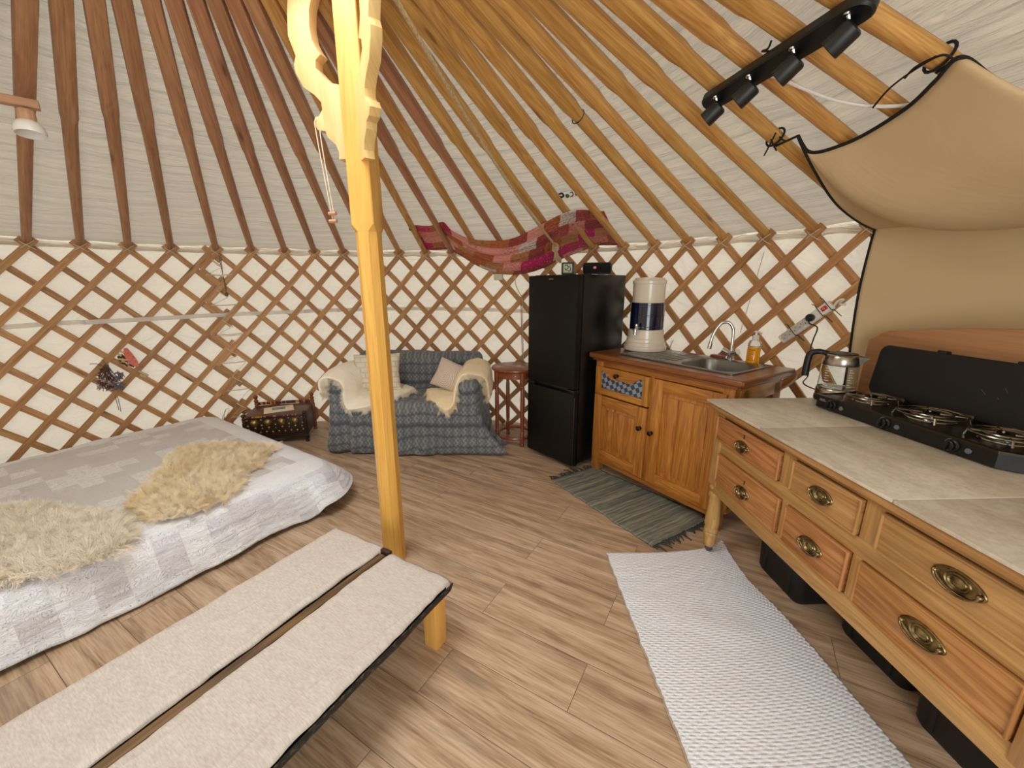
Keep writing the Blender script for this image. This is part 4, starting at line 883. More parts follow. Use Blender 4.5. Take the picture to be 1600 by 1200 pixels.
# =================================================================== bed and quilt
BX = V((.545, .838, 0)).normalized(); BY = V((-BX.y, BX.x, 0)); rz = atan2(BX.y, BX.x); BL, BWD, BH = 2.15, 1.84, .275
BO = V((-1.135, 2.375, 0))-BX*BL
bed = thing('mattress', 'thick mattress lying on the floor under the quilt', 'mattress', BO, rz)
MB().box((BL/2, BWD/2, .12), (BL-.12, BWD-.12, .24), bev=.05, seg=3).obj('mattress_body', plain('mattress_ticking', '#c9c6c0', .9), bed)
def quiltmat():
    t = NT('patchwork_quilt'); uv = t.uv(); ed = t.n('Attribute', attribute_name='edge').outputs['Fac']
    def patches(size, off):
        g = t.vm('ADD', t.vm('SCALE', uv, 1/size), off); fl = t.n('VectorMath', operation='FLOOR', i0=g).outputs[0]; wn = t.n('TexWhiteNoise', noise_dimensions='2D', s_Vector=fl); return wn.outputs['Value'], wn.outputs['Color'], t.n('VectorMath', operation='FRACTION', i0=g).outputs[0]
    v1, c1, fr1 = patches(.098, (.2, .35, 0)); v2, c2, fr2 = patches(.105, (.5, .1, 0))
    flo = t.ramp(t.noise(uv, 55, 3, .6), [(.50, 0.), (.56, 1.)]); flo2 = t.ramp(t.vor(uv, 62), [(.16, 1.), (.26, 0.)])
    base1 = t.mix(t.ramp(v1, [(0, 0.), (.5, .35), (.76, .6)], 'CONSTANT'), lin('#d8d3cf'), lin('#ccc7c3'))
    fieldc = t.mix(t.math('GREATER_THAN', v1, .64), base1, t.mix(flo, lin('#ebe9e7'), lin('#dedbd8')))
    fieldc = t.mix(t.math('MULTIPLY', flo2, .10), fieldc, lin('#8f8a88'))
    sk = t.ramp(v2, [(0, lin('#e9eaee')), (.28, lin('#e0dee2')), (.46, lin('#f1f2f4')), (.72, lin('#e6e7ea')), (.86, lin('#d9d6d9'))], 'CONSTANT')
    sk = t.mix(t.math('MULTIPLY', flo2, t.ramp(t.n('SeparateColor', i0=c2).outputs[1], [(.0, .12), (.45, .55)], 'CONSTANT')), sk, lin('#9aa0a3'))
    white = lin('#efeff1'); c = t.mix(t.math('GREATER_THAN', ed, .02), sk, white); c = t.mix(t.math('GREATER_THAN', ed, .17), c, fieldc)
    t.col(c); t.p(Roughness=.9, Sheen_Weight=.15, Specular_IOR_Level=.2)
    q = t.noise(t.vm('MULTIPLY', uv, (9, 9, 1)), 1, 1); lines = t.math('ABSOLUTE', t.math('SINE', t.math('MULTIPLY', t.noise(t.vm('MULTIPLY', uv, (15, 15, 1)), 1, 2, .5, .6), 55.)))
    wr = t.noise(t.vm('MULTIPLY', uv, (16, 60, 1)), 1, 3, .6, .5)
    stren = t.ramp(ed, [(.0, 1.), (.06, .35)]); h = t.math('ADD', t.math('MULTIPLY', t.ramp(lines, [(0, 0.), (.45, 1.)]), .55), t.math('MULTIPLY', wr, t.math('MULTIPLY', stren, 1.1)))
    t.bump(h, .55, .012); return t.m
def quilt():
    N = 720; r0 = .22; ol = []
    per = []
    base = rrect(0, BL, 0, BWD, .16, 24)
    # walk the outline evenly
    pts = [V((x, y, 0)) for x, y in base]; L = [0]
    for i in range(len(pts)): L.append(L[-1]+(pts[(i+1) % len(pts)]-pts[i]).length)
    tot = L[-1]; out = []; j = 0
    for k in range(N):
        s = tot*k/N
        while L[j+1] < s: j += 1
        a, b = pts[j], pts[(j+1) % len(pts)]; out.append(a+(b-a)*((s-L[j])/max(1e-9, L[j+1]-L[j])))
    nr = []
    for i in range(N):
        t = (out[(i+1) % N]-out[i-1]).normalized(); nr.append(V((t.y, -t.x, 0)))
    c = V((BL/2, BWD/2, 0)); mb = MB(); edl = mb.bm.verts.layers.float.new('edge'); lay = []; uvs = {}
    def puff(p): return .010*nz(p.x*3, p.y*3, 1)+.006*nz(p.x*9, p.y*9, 2)
    rings = [(-x, 0) for x in (.92, .86, .80, .70, .60, .50, .42, .35, .28, .22, .17, .12, .08, .05, .02)]
    sk = [.28*i/26 for i in range(27)]+[.2801, .2802]
    for d, _ in rings:
        row = []
        for i in range(N):
            k = -d; p = out[i]-nr[i]*k
            if k > .15:
                f = (k-.15)/(.92-.15); q = out[i]-nr[i]*.15; p = q+(V((min(max(q.x, .55+f*.2), BL-.55-f*.2), BWD/2, 0))-q)*min(1, f)
            z = BH+puff(p)-.035*math.exp(-k/.05); v = mb.bm.verts.new((p.x, p.y, z)); v[edl] = k; uvs[v] = (p.x, p.y); row.append(v)
        lay.append(row)
    for s in sk:
        row = []
        for i in range(N):
            last = s > .28; ang = i/N*tot; n = nr[i]; o = out[i]; corner = 1 if (o.x > BL-.2 and o.y < .2) else 0
            hemz = .028+.026*nz(ang*1.9, 7)+.012*nz(ang*5, 3)+(.05 if corner else 0)+(.03*smoothstep(.3, 0, abs(o.x-BL)) if o.y < .5 else 0)
            f = s/.28; z = BH-.035-(BH-.035-hemz)*f**.95
            oo = .018*sin(min(1, f*3)*pi/2)+.075*f**1.3+(.022*nz(ang*3.1, 5)+.012*nz(ang*8, f*2, 9))*f+(.05*f if corner else 0)
            wr = (.0065*nz(ang*9, f*13, 2)+.004*nz(ang*22, f*24, 5))*smoothstep(0, .2, f); oo *= .4 if (o.x > BL-.03 and o.y > .9) else 1; p = o+n*(oo+wr-(0 if not last else .004 if s < .28015 else .012)); p.z = z-(.006 if s == .2801 else 0); v = mb.bm.verts.new(p); v[edl] = -s-.001; q = o+n*s; uvs[v] = (q.x, q.y); row.append(v)
        lay.append(row)
    for a, b in zip(lay, lay[1:]):
        for i in range(N): mb.bm.faces.new((a[i-1], a[i], b[i], b[i-1])).smooth = True
    for f in mb.bm.faces:
        for l in f.loops: l[mb.uv].uv = uvs[l.vert]
    bmesh.ops.recalc_face_normals(mb.bm, faces=mb.bm.faces[:])
    o = mb.obj('quilt', quiltmat(), None, BO, 80); o.rotation_euler.z = rz
    return tag(o, 'grey and white patchwork quilt spread over the low bed', 'quilt')
quilt()
def bed_pelt(label, px, hair, cnt, mat, sd):
    P = [at_z(u, v, BH+.012) for u, v in px]; c = sum(P, V())/len(P); P = catmull([p-c for p in P], 6, True); n = len(P); mb = MB(); rows = []
    for k in range(1, 13):
        f = k/12; rows.append([mb.bm.verts.new((p.x*f*(1+.02*nz(p.x*15, p.y*15, sd)*(k > 9)), p.y*f, .014*(1-f**6)+.004*nz(p.x*f*20, p.y*f*20, sd))) for p in P])
    ctr = mb.bm.verts.new((0, 0, .014))
    for i in range(n): mb.bm.faces.new((ctr, rows[0][i-1], rows[0][i]))
    for a, b in zip(rows, rows[1:]):
        for i in range(n): mb.bm.faces.new((a[i-1], b[i-1], b[i], a[i]))
    rim = [mb.bm.verts.new((p.x*1.004, p.y*1.004, -.009)) for p in P]
    for i in range(n): mb.bm.faces.new((rows[-1][i-1], rim[i-1], rim[i], rows[-1][i]))
    bmesh.ops.recalc_face_normals(mb.bm, faces=mb.bm.faces[:])
    if mb.bm.faces[0].normal.z < 0: bmesh.ops.reverse_faces(mb.bm, faces=mb.bm.faces[:])
    o = mb.obj('sheepskin', mat, None, c, 80); tag(o, label, 'sheepskin', None); return fur(o, cnt, hair, mat, .02, sd)
bed_pelt('cream sheepskin on the near edge of the bed, at the left edge of the photo', [(-70, 815), (0, 806), (58, 801), (92, 812), (128, 808), (168, 812), (190, 824), (195, 842), (182, 858), (150, 872), (105, 884), (62, 893), (32, 902), (24, 895), (0, 908), (-60, 918), (-120, 872)], .014, 6000, SKIN, 3)
bed_pelt('yellower long sheepskin lying on the middle of the quilt', [(300, 706), (338, 702), (378, 704), (426, 702), (410, 712), (400, 730), (378, 741), (372, 757), (352, 774), (325, 789), (290, 802), (252, 809), (230, 804), (218, 790), (224, 776), (250, 762), (254, 746), (272, 735), (276, 716)], .011, 5600, SKINY, 5)

# =================================================================== low table with two fabric-covered boards
LX = V((-.49, -.872, 0)).normalized(); rz = atan2(LX.y, LX.x); LT = V((-.232, 1.305, 0)); LH_, LL = .272, 1.42
low = thing('low_table', 'low bench of two beige cloth-covered boards on short pine legs', 'bench', LT, rz)
CLOTH = NT('beige_linen'); u = CLOTH.uv(); a = CLOTH.noise(CLOTH.vm('MULTIPLY', u, (40, 9, 1)), 1, 4, .6); b = CLOTH.noise(CLOTH.vm('MULTIPLY', u, (260, 45, 1)), 1, 3)
CLOTH.col(CLOTH.mix(CLOTH.math('ADD', CLOTH.math('MULTIPLY', CLOTH.ramp(a, [(.3, 0.), (.7, 1.)]), .3), CLOTH.math('MULTIPLY', CLOTH.ramp(b, [(.3, 0.), (.7, 1.)]), .7)), lin('#b8ada2'), lin('#d8cfc5'))); CLOTH.p(Roughness=.95, Specular_IOR_Level=.1)
cr = CLOTH.ramp(CLOTH.noise(CLOTH.vm('MULTIPLY', u, (.8, 3.2, 1)), 1, 1, .5, .3), [(.485, 0.), (.5, 1.), (.515, 0.)]); CLOTH.bump(CLOTH.math('ADD', CLOTH.math('MULTIPLY', b, .25), CLOTH.math('ADD', cr, CLOTH.math('MULTIPLY', CLOTH.noise(u, 4, 1), .4))), .3, .006); CLOTH = CLOTH.m
BACKING = NT('dark_woven_backing'); u = BACKING.oc(); BACKING.col(BACKING.mix(BACKING.ramp(BACKING.noise(BACKING.vm('MULTIPLY', u, (45, 45, 60)), 1, 3, .7), [(.52, 0.), (.66, .8)]), lin('#1c1712'), lin('#5c5340'))); BACKING.p(Roughness=.95); BACKING = BACKING.m
def cloth_board(y0, y1, x0, sd):
    core = MB().box((x0+(LL-x0)/2, (y0+y1)/2, LH_-.030), (LL-x0-.03, y1-y0-.03, .036), bev=.003).obj('board', BACKING, low)
    mb = MB(); nu, nv = 120, 26
    def f(s, t):
        x = x0+(LL-x0)*s; wob0 = .006*nz(x*8, sd)+.003*nz(x*25, sd, 2); wob1 = .007*nz(x*7, sd+5)+.004*nz(x*23, sd, 6)
        y = y0+wob0+(y1+wob1-y0-wob0)*t; e = min(t, 1-t)*(y1-y0); ex = min(s, 1)*(LL-x0)
        drop = .012*math.exp(-e/.006)+.006*math.exp(-ex/.01)*(1+nz(y*20, sd))
        return V((x-.004*nz(y*15, sd, 8), y, LH_-drop+.0012*nz(x*11, y*11, sd)+.0022*max(0, nz(x*5+y*9, y*3-x*5, sd))))
    mb.grid(f, nu, nv, lambda s, t: (s*LL, y0+(y1-y0)*t)); mb.obj('cloth_cover', CLOTH, core, smooth=60, mods=(('SOLIDIFY', dict(thickness=.0025, offset=-1)),))
cloth_board(-.335, .0, 0, 1.3); cloth_board(-.695, -.375, -.012, 7.7)
mb = MB(); mb.box((LL/2, -.352, LH_-.020), (LL-.03, .034, .022), bev=.006, seg=3); mb.obj('centre_rail', W_RAIL, low)
MB().box((-.001, -.352, LH_-.014), (.02, .05, .03), bev=.003).obj('end_strap', plain('dark_brown_strap', '#3a241c', .6), low)
mb = MB()
def skirt(s, t):
    x = LL*s; return V((x, .004+.004*nz(x*6, 2)-.012*t, LH_-.016-.038*t+.006*nz(x*5, 4)*t))
mb.grid(skirt, 90, 4, lambda s, t: (s*LL, t*.04)); mb.obj('edge_skirt', BACKING, low, smooth=60, mods=(('SOLIDIFY', dict(thickness=.004, offset=0)),))
for x in (.055, LL-.06):
    for y in (-.048, -.648): box1('leg', (x, y, (LH_-.038)/2), (.062, .062, LH_-.038), W_BENCH, low, grain=2, bev=.004)
mb = MB(); mb.box((.055, -.35, LH_-.058), (.05, .6, .04)); mb.box((LL-.06, -.35, LH_-.058), (.05, .6, .04)); mb.obj('cross_bearer', W_RAIL, low)

# =================================================================== rugs
def rugmat():
    t = NT('white_waffle_rug'); uv = t.uv(); s = t.n('SeparateXYZ', i0=t.vm('ADD', uv, t.vm('SCALE', t.n('TexNoise', s_Vector=uv, s_Scale=9.).outputs['Color'], .012)))
    a = t.math('SINE', t.math('MULTIPLY', s.outputs[0], 2*pi/.036)); b = t.math('SINE', t.math('MULTIPLY', s.outputs[1], 2*pi/.021))
    sh = t.math('SINE', t.math('ADD', t.math('MULTIPLY', s.outputs[0], 2*pi/.036), t.math('MULTIPLY', t.math('SIGN', b), 1.57))); h = t.math('MULTIPLY', t.math('ADD', sh, 1.), t.math('ABSOLUTE', b))
    g = t.noise(uv, 140, 3, .7); t.col(t.mix(t.ramp(g, [(.45, 0.), (.75, .5)]), lin('#f2f3f6'), lin('#b4b8c2'))); t.p(Roughness=.95, Specular_IOR_Level=.1); t.bump(t.math('ADD', t.math('MULTIPLY', h, .5), t.math('MULTIPLY', g, .5)), .6, .006); return t.m
FAR = [V((.493, 1.797, 0)), V((.62, 1.795, 0)), V((.80, 1.803, 0)), V((.98, 1.826, 0)), V((1.075, 1.856, 0)), V((1.148, 1.893, 0))]
far = catmull(FAR, 12); NB = len(far)-1
def rug_pt(s, t):
    p = far[round(s*NB)]; q = V((.563+.60*s, -.25, 0)); x = p+(q-p)*t
    if s < .02 or s > .98: x = x+V((.006*nz(t*40, s*3)+.004*nz(t*90, s), 0, 0))
    pinch = -.035*smoothstep(.75, 1, s)*math.exp(-((t-.12)/.10)**2); x.x += pinch+.012*sin(t*5)*(s-.5)
    x.z = .010+.006*max(0, nz(s*3, t*12, 3))+(.012*smoothstep(.8, 1, s)*math.exp(-t/.05))+.002*sin(t*55)*math.exp(-((t*2.1)%.5)/.02)*0; return x
mb = MB(); mb.grid(rug_pt, NB, 200, lambda s, t: (s*.64, t*2.05)); rg = recenter(mb.obj('woven_rug', rugmat(), None, smooth=80, mods=(('SOLIDIFY', dict(thickness=.009, offset=-1)),)))
tag(rg, 'long white waffle-woven runner rug in front of the kitchen table', 'rug')
mb = MB(); ctr = rg.location.copy()
mb.tube([rug_pt(s/20, 0)+V((0, 0, .0))-ctr for s in range(21)], .006, 8); mb.obj('hem', plain('rug_hem', '#dedcda', .9), rg)
mb = MB()
for s in (0, 1): mb.tube([rug_pt(s, i/160)+V((0, 0, -.004))-ctr for i in range(160)], .0035, 6)
mb.obj('side_binding', plain('rug_binding', '#b9a58c', .9), rg)
t = NT('grey_rag_rug'); uv = t.uv(); st = t.noise(t.vm('MULTIPLY', uv, (45, 1.2, 1)), 1, 4, .65); st2 = t.noise(t.vm('MULTIPLY', uv, (150, 12, 1)), 1, 3)
c = t.ramp(t.math('ADD', t.math('MULTIPLY', st, .7), t.math('MULTIPLY', st2, .3)), [(.34, lin('#4a4d48')), (.46, lin('#70726a')), (.54, lin('#8c8a78')), (.66, lin('#b0a88a'))]); t.col(c); t.p(Roughness=.95, Specular_IOR_Level=.1); t.bump(st2, .8, .006)
RA, RB, RO = V((.285, 2.617, 0)), V((.752, 1.862, 0)), V((.345, .206, 0))
def rag_pt(s, v):
    p = RA+(RB-RA)*s+RO*v*(1+.32*s); p += V((.008*nz(s*9, v*3, 1), .008*nz(s*8, v*4, 5), 0)); f = smoothstep(.82, 1, s)*smoothstep(.7, 0, v)
    p.z = .009+.004*max(0, nz(s*10, v*6, 2))+f*.018*abs(nz(s*26, v*9, 7)); return p
mb = MB(); mb.grid(rag_pt, 70, 36, lambda s, v: (s*.89, v*.40)); rr = recenter(mb.obj('rag_rug', t.m, None, smooth=80, mods=(('SOLIDIFY', dict(thickness=.007, offset=-1)),))); tag(rr, 'grey-green rag rug with dark fringe in front of the sink cabinet', 'rug')
rng = random.Random(5); dirn = (RB-RA).normalized()
for e in (0, 1):
    mb = MB()
    for i in range(30):
        v = (i+.5)/30; a = rag_pt(e, v); d = dirn*(1 if e else -1); d = d+V((rng.uniform(-.7, .7), rng.uniform(-.5, .5), 0)); L = rng.uniform(.025, .06)
        mb.tube(catmull([a-rr.location+V((0, 0, -.003)), a+d*L*.5-rr.location+V((0, 0, rng.uniform(0, .010)-.002)), a+d*L-rr.location+V((rng.uniform(-.01, .01), 0, -a.z+.004))], 3), [.005]*4+[.003]*3, 6)
    mb.obj('fringe', plain('fringe_dark', '#3a3d38', .95) if e == 0 else bpy.data.materials['fringe_dark'], rr)

# =================================================================== patchwork cloth on the roof poles
t = NT('patchwork_cloth'); uv = t.uv(); g = t.vm('MULTIPLY', uv, (9.2, 8.6, 1)); row = t.math('FLOOR', t.n('SeparateXYZ', i0=g).outputs[1]); g2 = t.vm('ADD', g, t.n('CombineXYZ', i0=t.math('MULTIPLY', row, .37)).outputs[0]); fl = t.n('VectorMath', operation='FLOOR', i0=g2).outputs[0]; wn = t.n('TexWhiteNoise', noise_dimensions='2D', s_Vector=t.vm('ADD', fl, (3., 11., 0)))
pal = ['#c4405c', '#b8683a', '#e08a80', '#9a4140', '#c8246a', '#bc8050', '#e69a90', '#a84848', '#d9cac2', '#b4603a']
c = t.ramp(wn.outputs['Value'], [(i/len(pal), lin(h)) for i, h in enumerate(pal)], 'CONSTANT')
pr1 = t.ramp(t.noise(uv, 60, 3, .6), [(.52, 0.), (.57, 1.)]); pr2 = t.ramp(t.vor(uv, 55), [(.2, 1.), (.3, 0.)])
sel = t.n('SeparateColor', i0=wn.outputs['Color']).outputs[1]; c = t.mix(t.math('MULTIPLY', pr1, t.ramp(sel, [(0, .5), (.6, .15)], 'CONSTANT')), c, lin('#5c2a22')); c = t.mix(t.math('MULTIPLY', pr2, t.ramp(sel, [(0, .1), (.45, .5)], 'CONSTANT')), c, lin('#d8a690')); t.col(c); t.p(Roughness=.85)
t.bump(t.noise(t.vm('MULTIPLY', uv, (5, 42, 1)), 1, 3, .6, .8), .7, .02); PATCH = t.m
up = [(648, 352), (672, 353), (692, 347), (706, 360), (735, 373), (772, 376), (802, 372), (832, 358), (858, 344), (884, 332), (908, 328), (930, 330), (944, 330)]
dn = [(666, 390), (680, 391), (700, 390), (716, 397), (740, 412), (766, 424), (793, 429), (822, 427), (848, 419), (874, 406), (905, 394), (934, 384), (968, 383)]
oh = [-.028, -.03, -.028, .02, .045, .05, .055, .055, .05, .04, -.01, -.03, -.028]
def cloth_bottom(u, v, o):
    p = at_wall(u, v, RW-.05-max(o, -.03)); q = at_roof(u, v, o)
    return q if q.z > ZW+.03 and (q-EYE).length < (p-EYE).length else p
T = catmull([at_roof(u, v, o) for (u, v), o in zip(up, oh)], 8); B = catmull([cloth_bottom(u, v, o) for (u, v), o in zip(dn, oh)], 8); n = len(T)-1
def cl(s, v):
    a, b = T[round(s*n)], B[round(s*n)]; p = a+(b-a)*v; w = .012*sin(v*26+6*nz(s*6, 2))*sin(pi*v); e = V((CX-p.x, CY-p.y, -.6)).normalized()
    return p+e*w*smoothstep(0, .3, s)*smoothstep(1, .8, s)
mb = MB(); mb.grid(cl, n, 30, lambda s, v: (s*1.35, v*.52)); tag(recenter(mb.obj('patchwork_cloth', PATCH, None, smooth=80, mods=(('SOLIDIFY', dict(thickness=.003, offset=0)),))), 'red and pink patchwork cloth strung across the roof poles above the fridge', 'cloth')

# =================================================================== rope from the crown
ra = V((-.33, 1.62, 2.44)); kn = V((.325, 3.13, 0)); d = ray(868, 384); tt = kn.y/d.y; kn = EYE+d*tt; d0 = ray(612, -12); ra = EYE+d0*(1.62/d0.y)
rp = thing('rope', 'thick twisted natural rope hanging from the roof crown to beside the fridge top', 'rope', kn, 0)
mb = MB(); N = 230; ax = (ra-kn); a1 = ax.normalized().orthogonal().normalized(); a2 = ax.normalized().cross(a1)
for ph in (0, 2*pi/3, 4*pi/3): mb.tube([ax*(i/N)+V((0, 0, -.05*sin(pi*i/N)))+(a1*cos(ph+i*.9)+a2*sin(ph+i*.9))*.0042 for i in range(N+1)], .0055, 5)
mb.obj('strand', ROPE, rp)
mb = MB()
for i in range(3): mb.tube([V((.018*cos(a+i), .014*sin(a)+.0, .016*sin(a*1.0+i)-.012*i)) for a in [2*pi*k/14 for k in range(14)]], .008, 6, True)
mb.obj('knot', ROPE, rp)
mb = MB(); rng = random.Random(2)
for i in range(16):
    x = rng.uniform(-.012, .05); mb.tube(catmull([(0, 0, -.02), (x*.4, rng.uniform(-.01, .02), -.06), (x, rng.uniform(-.01, .03), -rng.uniform(.10, .125))], 4), .0042, 5)
mb.obj('frayed_end', ROPE, rp)
# =================================================================== curtain over the door
CURT = NT('tan_canvas_curtain'); u = CURT.uv(); CURT.col(CURT.mix(CURT.noise(CURT.vm('MULTIPLY', u, (2, 3, 1)), 1, 3), lin('#d2b78c'), lin('#dfc8a2'))); CURT.p(Roughness=.9, Specular_IOR_Level=.15)
CURT.bump(CURT.math('ADD', CURT.noise(CURT.vm('MULTIPLY', u, (3, 2, 1)), 1, 3, .5, .6), CURT.math('MULTIPLY', CURT.noise(CURT.vm('MULTIPLY', u, (400, 400, 1)), 1, 1), .05)), .35, .02); CURT = CURT.m
top_px = [(1247, 212), (1254, 226), (1262, 236), (1276, 238), (1300, 232), (1340, 216), (1385, 190), (1425, 162), (1462, 126), (1500, 90), (1545, 118), (1600, 158), (1690, 215)]
top_off = [.03, .04, .05, .055, .06, .06, .058, .055, .045, .035, .04, .035, .03]
TP = catmull([at_roof(u, v, o) for (u, v), o in zip(top_px, top_off)], 8); n = len(TP)-1
PH0, PH1 = R_(67.6), R_(108); RC = RW-.06
def fold(s): q = PH0+(PH1-PH0)*s**1.05; return wallp(q, 1.637-.03*smoothstep(0, .3, s), RC)
def curt(s, v):
    """v 0..1 upper drape, 1..2 hanging part"""
    t = TP[round(s*n)]; w = fold(s)
    if v <= 1:
        k = .62+.25*smoothstep(0, .15, s); sag = .36*(v*(1-v))*(1+.55*smoothstep(0, .3, s)); p = t+(w-t)*v; p.z -= sag*.85*(1-.25*v)
        e = V((CX-w.x, CY-w.y, 0)).normalized(); p += e*(.05*sin(pi*v)*smoothstep(.02, .3, s)+.012*nz(s*7, v*3, 2)*sin(pi*v)); p.z -= .10*smoothstep(.05, .35, s)*v*(1-v)*2
        return p
    f = v-1; e = V((CX-w.x, CY-w.y, 0)).normalized(); tx = V((-e.y, e.x, 0))
    return w+V((0, 0, -(w.z-.03)*f))+e*(.02*nz(s*9, f*1.5, 7)*f+.05*math.exp(-f/.03)*smoothstep(.02, .3, s)*0)+tx*(-.012*sin(f*9)*max(0, 1-s*8)-.0*f)
cur = thing('door_curtain', 'large tan canvas curtain with black piping hung over the doorway at the right', 'curtain', (1.9, 1.6, 0), 0)
mb = MB(); mb.grid(curt, n, 40, lambda s, t: (s*2, t*.8)) if 0 else None
off = cur.location.copy()
mb.grid(lambda s, t: curt(s, t*2)-off, n, 90, lambda s, t: (s*2.2, t*2.4)); mb.obj('fabric', CURT, cur, smooth=80, mods=(('SOLIDIFY', dict(thickness=.004, offset=0)),))
PIPE = plain('black_piping', '#15110f', .8); mb = MB()
mb.tube([p-off for p in TP], .0065, 7); mb.tube([curt(0, 2*i/150)-off for i in range(151)], .0065, 7); mb.obj('piping', PIPE, cur)
mb = MB()
def loop_round(mb, c, ax, r, rad=.003, n=18):
    ax = ax.normalized(); a = ax.orthogonal().normalized(); b = ax.cross(a); mb.tube([c+(a*cos(2*pi*i/n)+b*sin(2*pi*i/n))*r for i in range(n)], rad, 6, True)
f24, t24 = raft_axis(24); f27, t27 = raft_axis(27)
def near_axis(p, f, t): d = (t-f).normalized(); return f+d*((p-f).dot(d))
for q, (f, t) in ((TP[0], (f24, t24)), (TP[72], (f27, t27))): c = near_axis(q, f, t); loop_round(mb, c-off, t-f, .036, .0042); mb.tube([q-off, c+V((0, 0, -.036))-off], .0045, 6); mb.obj('tie_loop', PIPE, cur); mb = MB()
for a in ([(1247, 212), (1228, 220), (1218, 214)], [(1212, 208), (1205, 222), (1194, 243)], [(1205, 218), (1209, 228), (1213, 235)], [(1490, 92), (1468, 87), (1420, 115), (1388, 140), (1364, 168)], [(1463, 88), (1430, 105), (1414, 122)]): MB().tube(catmull([at_roof(u, v, .045)-off for u, v in a], 5), .003, 6).obj('tie_cord', PIPE, cur)

# =================================================================== black spotlight bar on the roof poles
A, B = at_roof(1113, 158, .062), at_roof(1343, 14, .062); ax = (B-A); SLn = ax.length; ax.normalize(); c0 = (A+B)/2
gr = V((APEX.x-c0.x, APEX.y-c0.y, .33*hypot(APEX.x-c0.x, APEX.y-c0.y))).normalized(); up_ = ax.cross(gr).normalized()
if up_.z < 0: up_ = -up_
sd = up_.cross(ax).normalized(); fr3 = M((ax, sd, up_)).transposed()
sl = thing('spotlight_bar', 'black four-lamp spotlight bar fixed under the roof poles at the top right', 'ceiling light', c0, 0)
rot = fr3.to_4x4(); hw = .036; stad = [(SLn/2+hw*.0+hw*cos(a), hw*sin(a)) for a in [-pi/2+pi*i/12 for i in range(13)]]+[(-SLn/2+hw*cos(a), hw*sin(a)) for a in [pi/2+pi*i/12 for i in range(13)]]
mb = MB(); vs = loft(mb, [L3([(x*.985, y*.88) for x, y in stad], -.014), L3(stad, -.008), L3(stad, .014), L3([(x*.985, y*.9) for x, y in stad], .018)]); mb.bm.faces.new(vs[0]); mb.bm.faces.new(vs[-1]); bmesh.ops.recalc_face_normals(mb.bm, faces=mb.bm.faces[:]); mb.bm.transform(rot); mb.obj('bar', plain('lamp_black', '#101112', .42), sl, smooth=30)
for i, px in enumerate(((1118, 152), (1170, 119), (1238, 76), (1324, 22))):
    m_ = at_plane(px[0], px[1], c0-up_*.014, up_)-c0
    vw = (c0+m_-EYE).normalized(); rt = vw.cross(V((0, 0, 1))).normalized(); uu = rt.cross(vw); d = (rt*-.76-uu*.65).normalized()
    e = m_+rt*.012-uu*.034; h = MB(); h.tube([m_+up_*.004, e], .0045, 8); h.lathe([(.008, 0), (.009, .004), (.006, .007)], m_-up_*.003, 12); h.obj('swivel', CHROME, sl)
    q = d.to_track_quat('Z', 'Y').to_matrix(); cc = e-d*.012
    can = MB().lathe([(.001, .0), (.020, 0), (.027, .004), (.0285, .009), (.0285, .062), (.027, .064), (.025, .064), (.024, .04), (.002, .038)], cc, 26, q).obj('lamp_head', plain('lamp_can', '#161718', .45) if i == 0 else bpy.data.materials['lamp_can'], sl)
    MB().lathe([(.023, .052), (.018, .055), (.001, .056)], cc, 20, q).obj('lens', plain('lamp_lens', '#d9d4c6', .2) if i == 0 else bpy.data.materials['lamp_lens'], can)
wc = MB().tube(catmull([at_roof(u, v, o) for u, v, o in ((1204, 118, .05), (1222, 124, .035), (1250, 136, .03), (1290, 152, .032), (1330, 162, .03), (1370, 166, .03), (1412, 165, .03), (1450, 160, .02))], 6), .0055, 8)
tag(recenter(wc.obj('electric_cable', WHITEP)), 'white electric cable running from the black spotlight bar behind the curtain', 'cable')
mb = MB(); mb.tube(catmull([at_roof(u, v, .05) for u, v in ((1205, 64), (1200, 76), (1190, 80), (1203, 80))], 3), .003, 6); tag(recenter(mb.obj('cable_tie', BLACKP)), 'black cable tie end sticking up behind the spotlight bar', 'cable tie')
f20, t20 = raft_axis(20); p = near_axis(at_roof(993, 150, 0), f20, t20); mb = MB(); loop_round(mb, p, t20-f20, .034, .0028); tag(recenter(mb.obj('cable_tie', BLACKP)), 'thin black tie round a honey-coloured roof pole above the sink', 'cable tie')

# =================================================================== wooden spotlight at the left edge
E_ = at_roof(62, 166, .11); dl = V((-.72, -.69, .0)).normalized(); wl = thing('wooden_spotlight', 'wooden bar spotlight with a small white shade at the left edge of the photo', 'ceiling light', E_, 0)
PINK = wood('beech_lamp', '#b88a68', '#d2a884', .45, 1., 0, .0)
mb = MB().box((0, 0, 0), (.62, .045, .034), bev=.003); mb.bm.transform(M.Rotation(atan2(dl.y, dl.x), 4, 'Z') ); mb.bm.transform(M.Translation(dl*.31)); mb.obj('bar', PINK, wl)
for s in (.055, .40):
    c = dl*s+V((.012, 0, -.022)); h = MB(); h.tube([c+V((0, 0, .01)), c+V((.004, -.004, -.030))], .004, 8); h.obj('swivel', CHROME, wl)
    q = V((.10, -.12, -1)).normalized().to_track_quat('Z', 'Y').to_matrix(); cc = c+V((.006, -.006, -.012))
    k = MB().lathe([(.001, 0), (.027, 0), (.029, .003), (.029, .045), (.027, .048)], cc, 26, q).obj('lamp_holder', PINK, wl)
    MB().lathe([(.026, .044), (.036, .048), (.046, .062), (.052, .085), (.050, .098), (.047, .098), (.045, .07), (.03, .055)], cc, 30, q).obj('lamp_shade', plain('opal_white', '#ecebe4', .25) if s < .1 else bpy.data.materials['opal_white'], wl)
MB().tube([V((0, 0, .015))+dl*.34, V((0, 0, .12))+dl*.34], .02, 10).obj('ceiling_mount', PINK, wl)

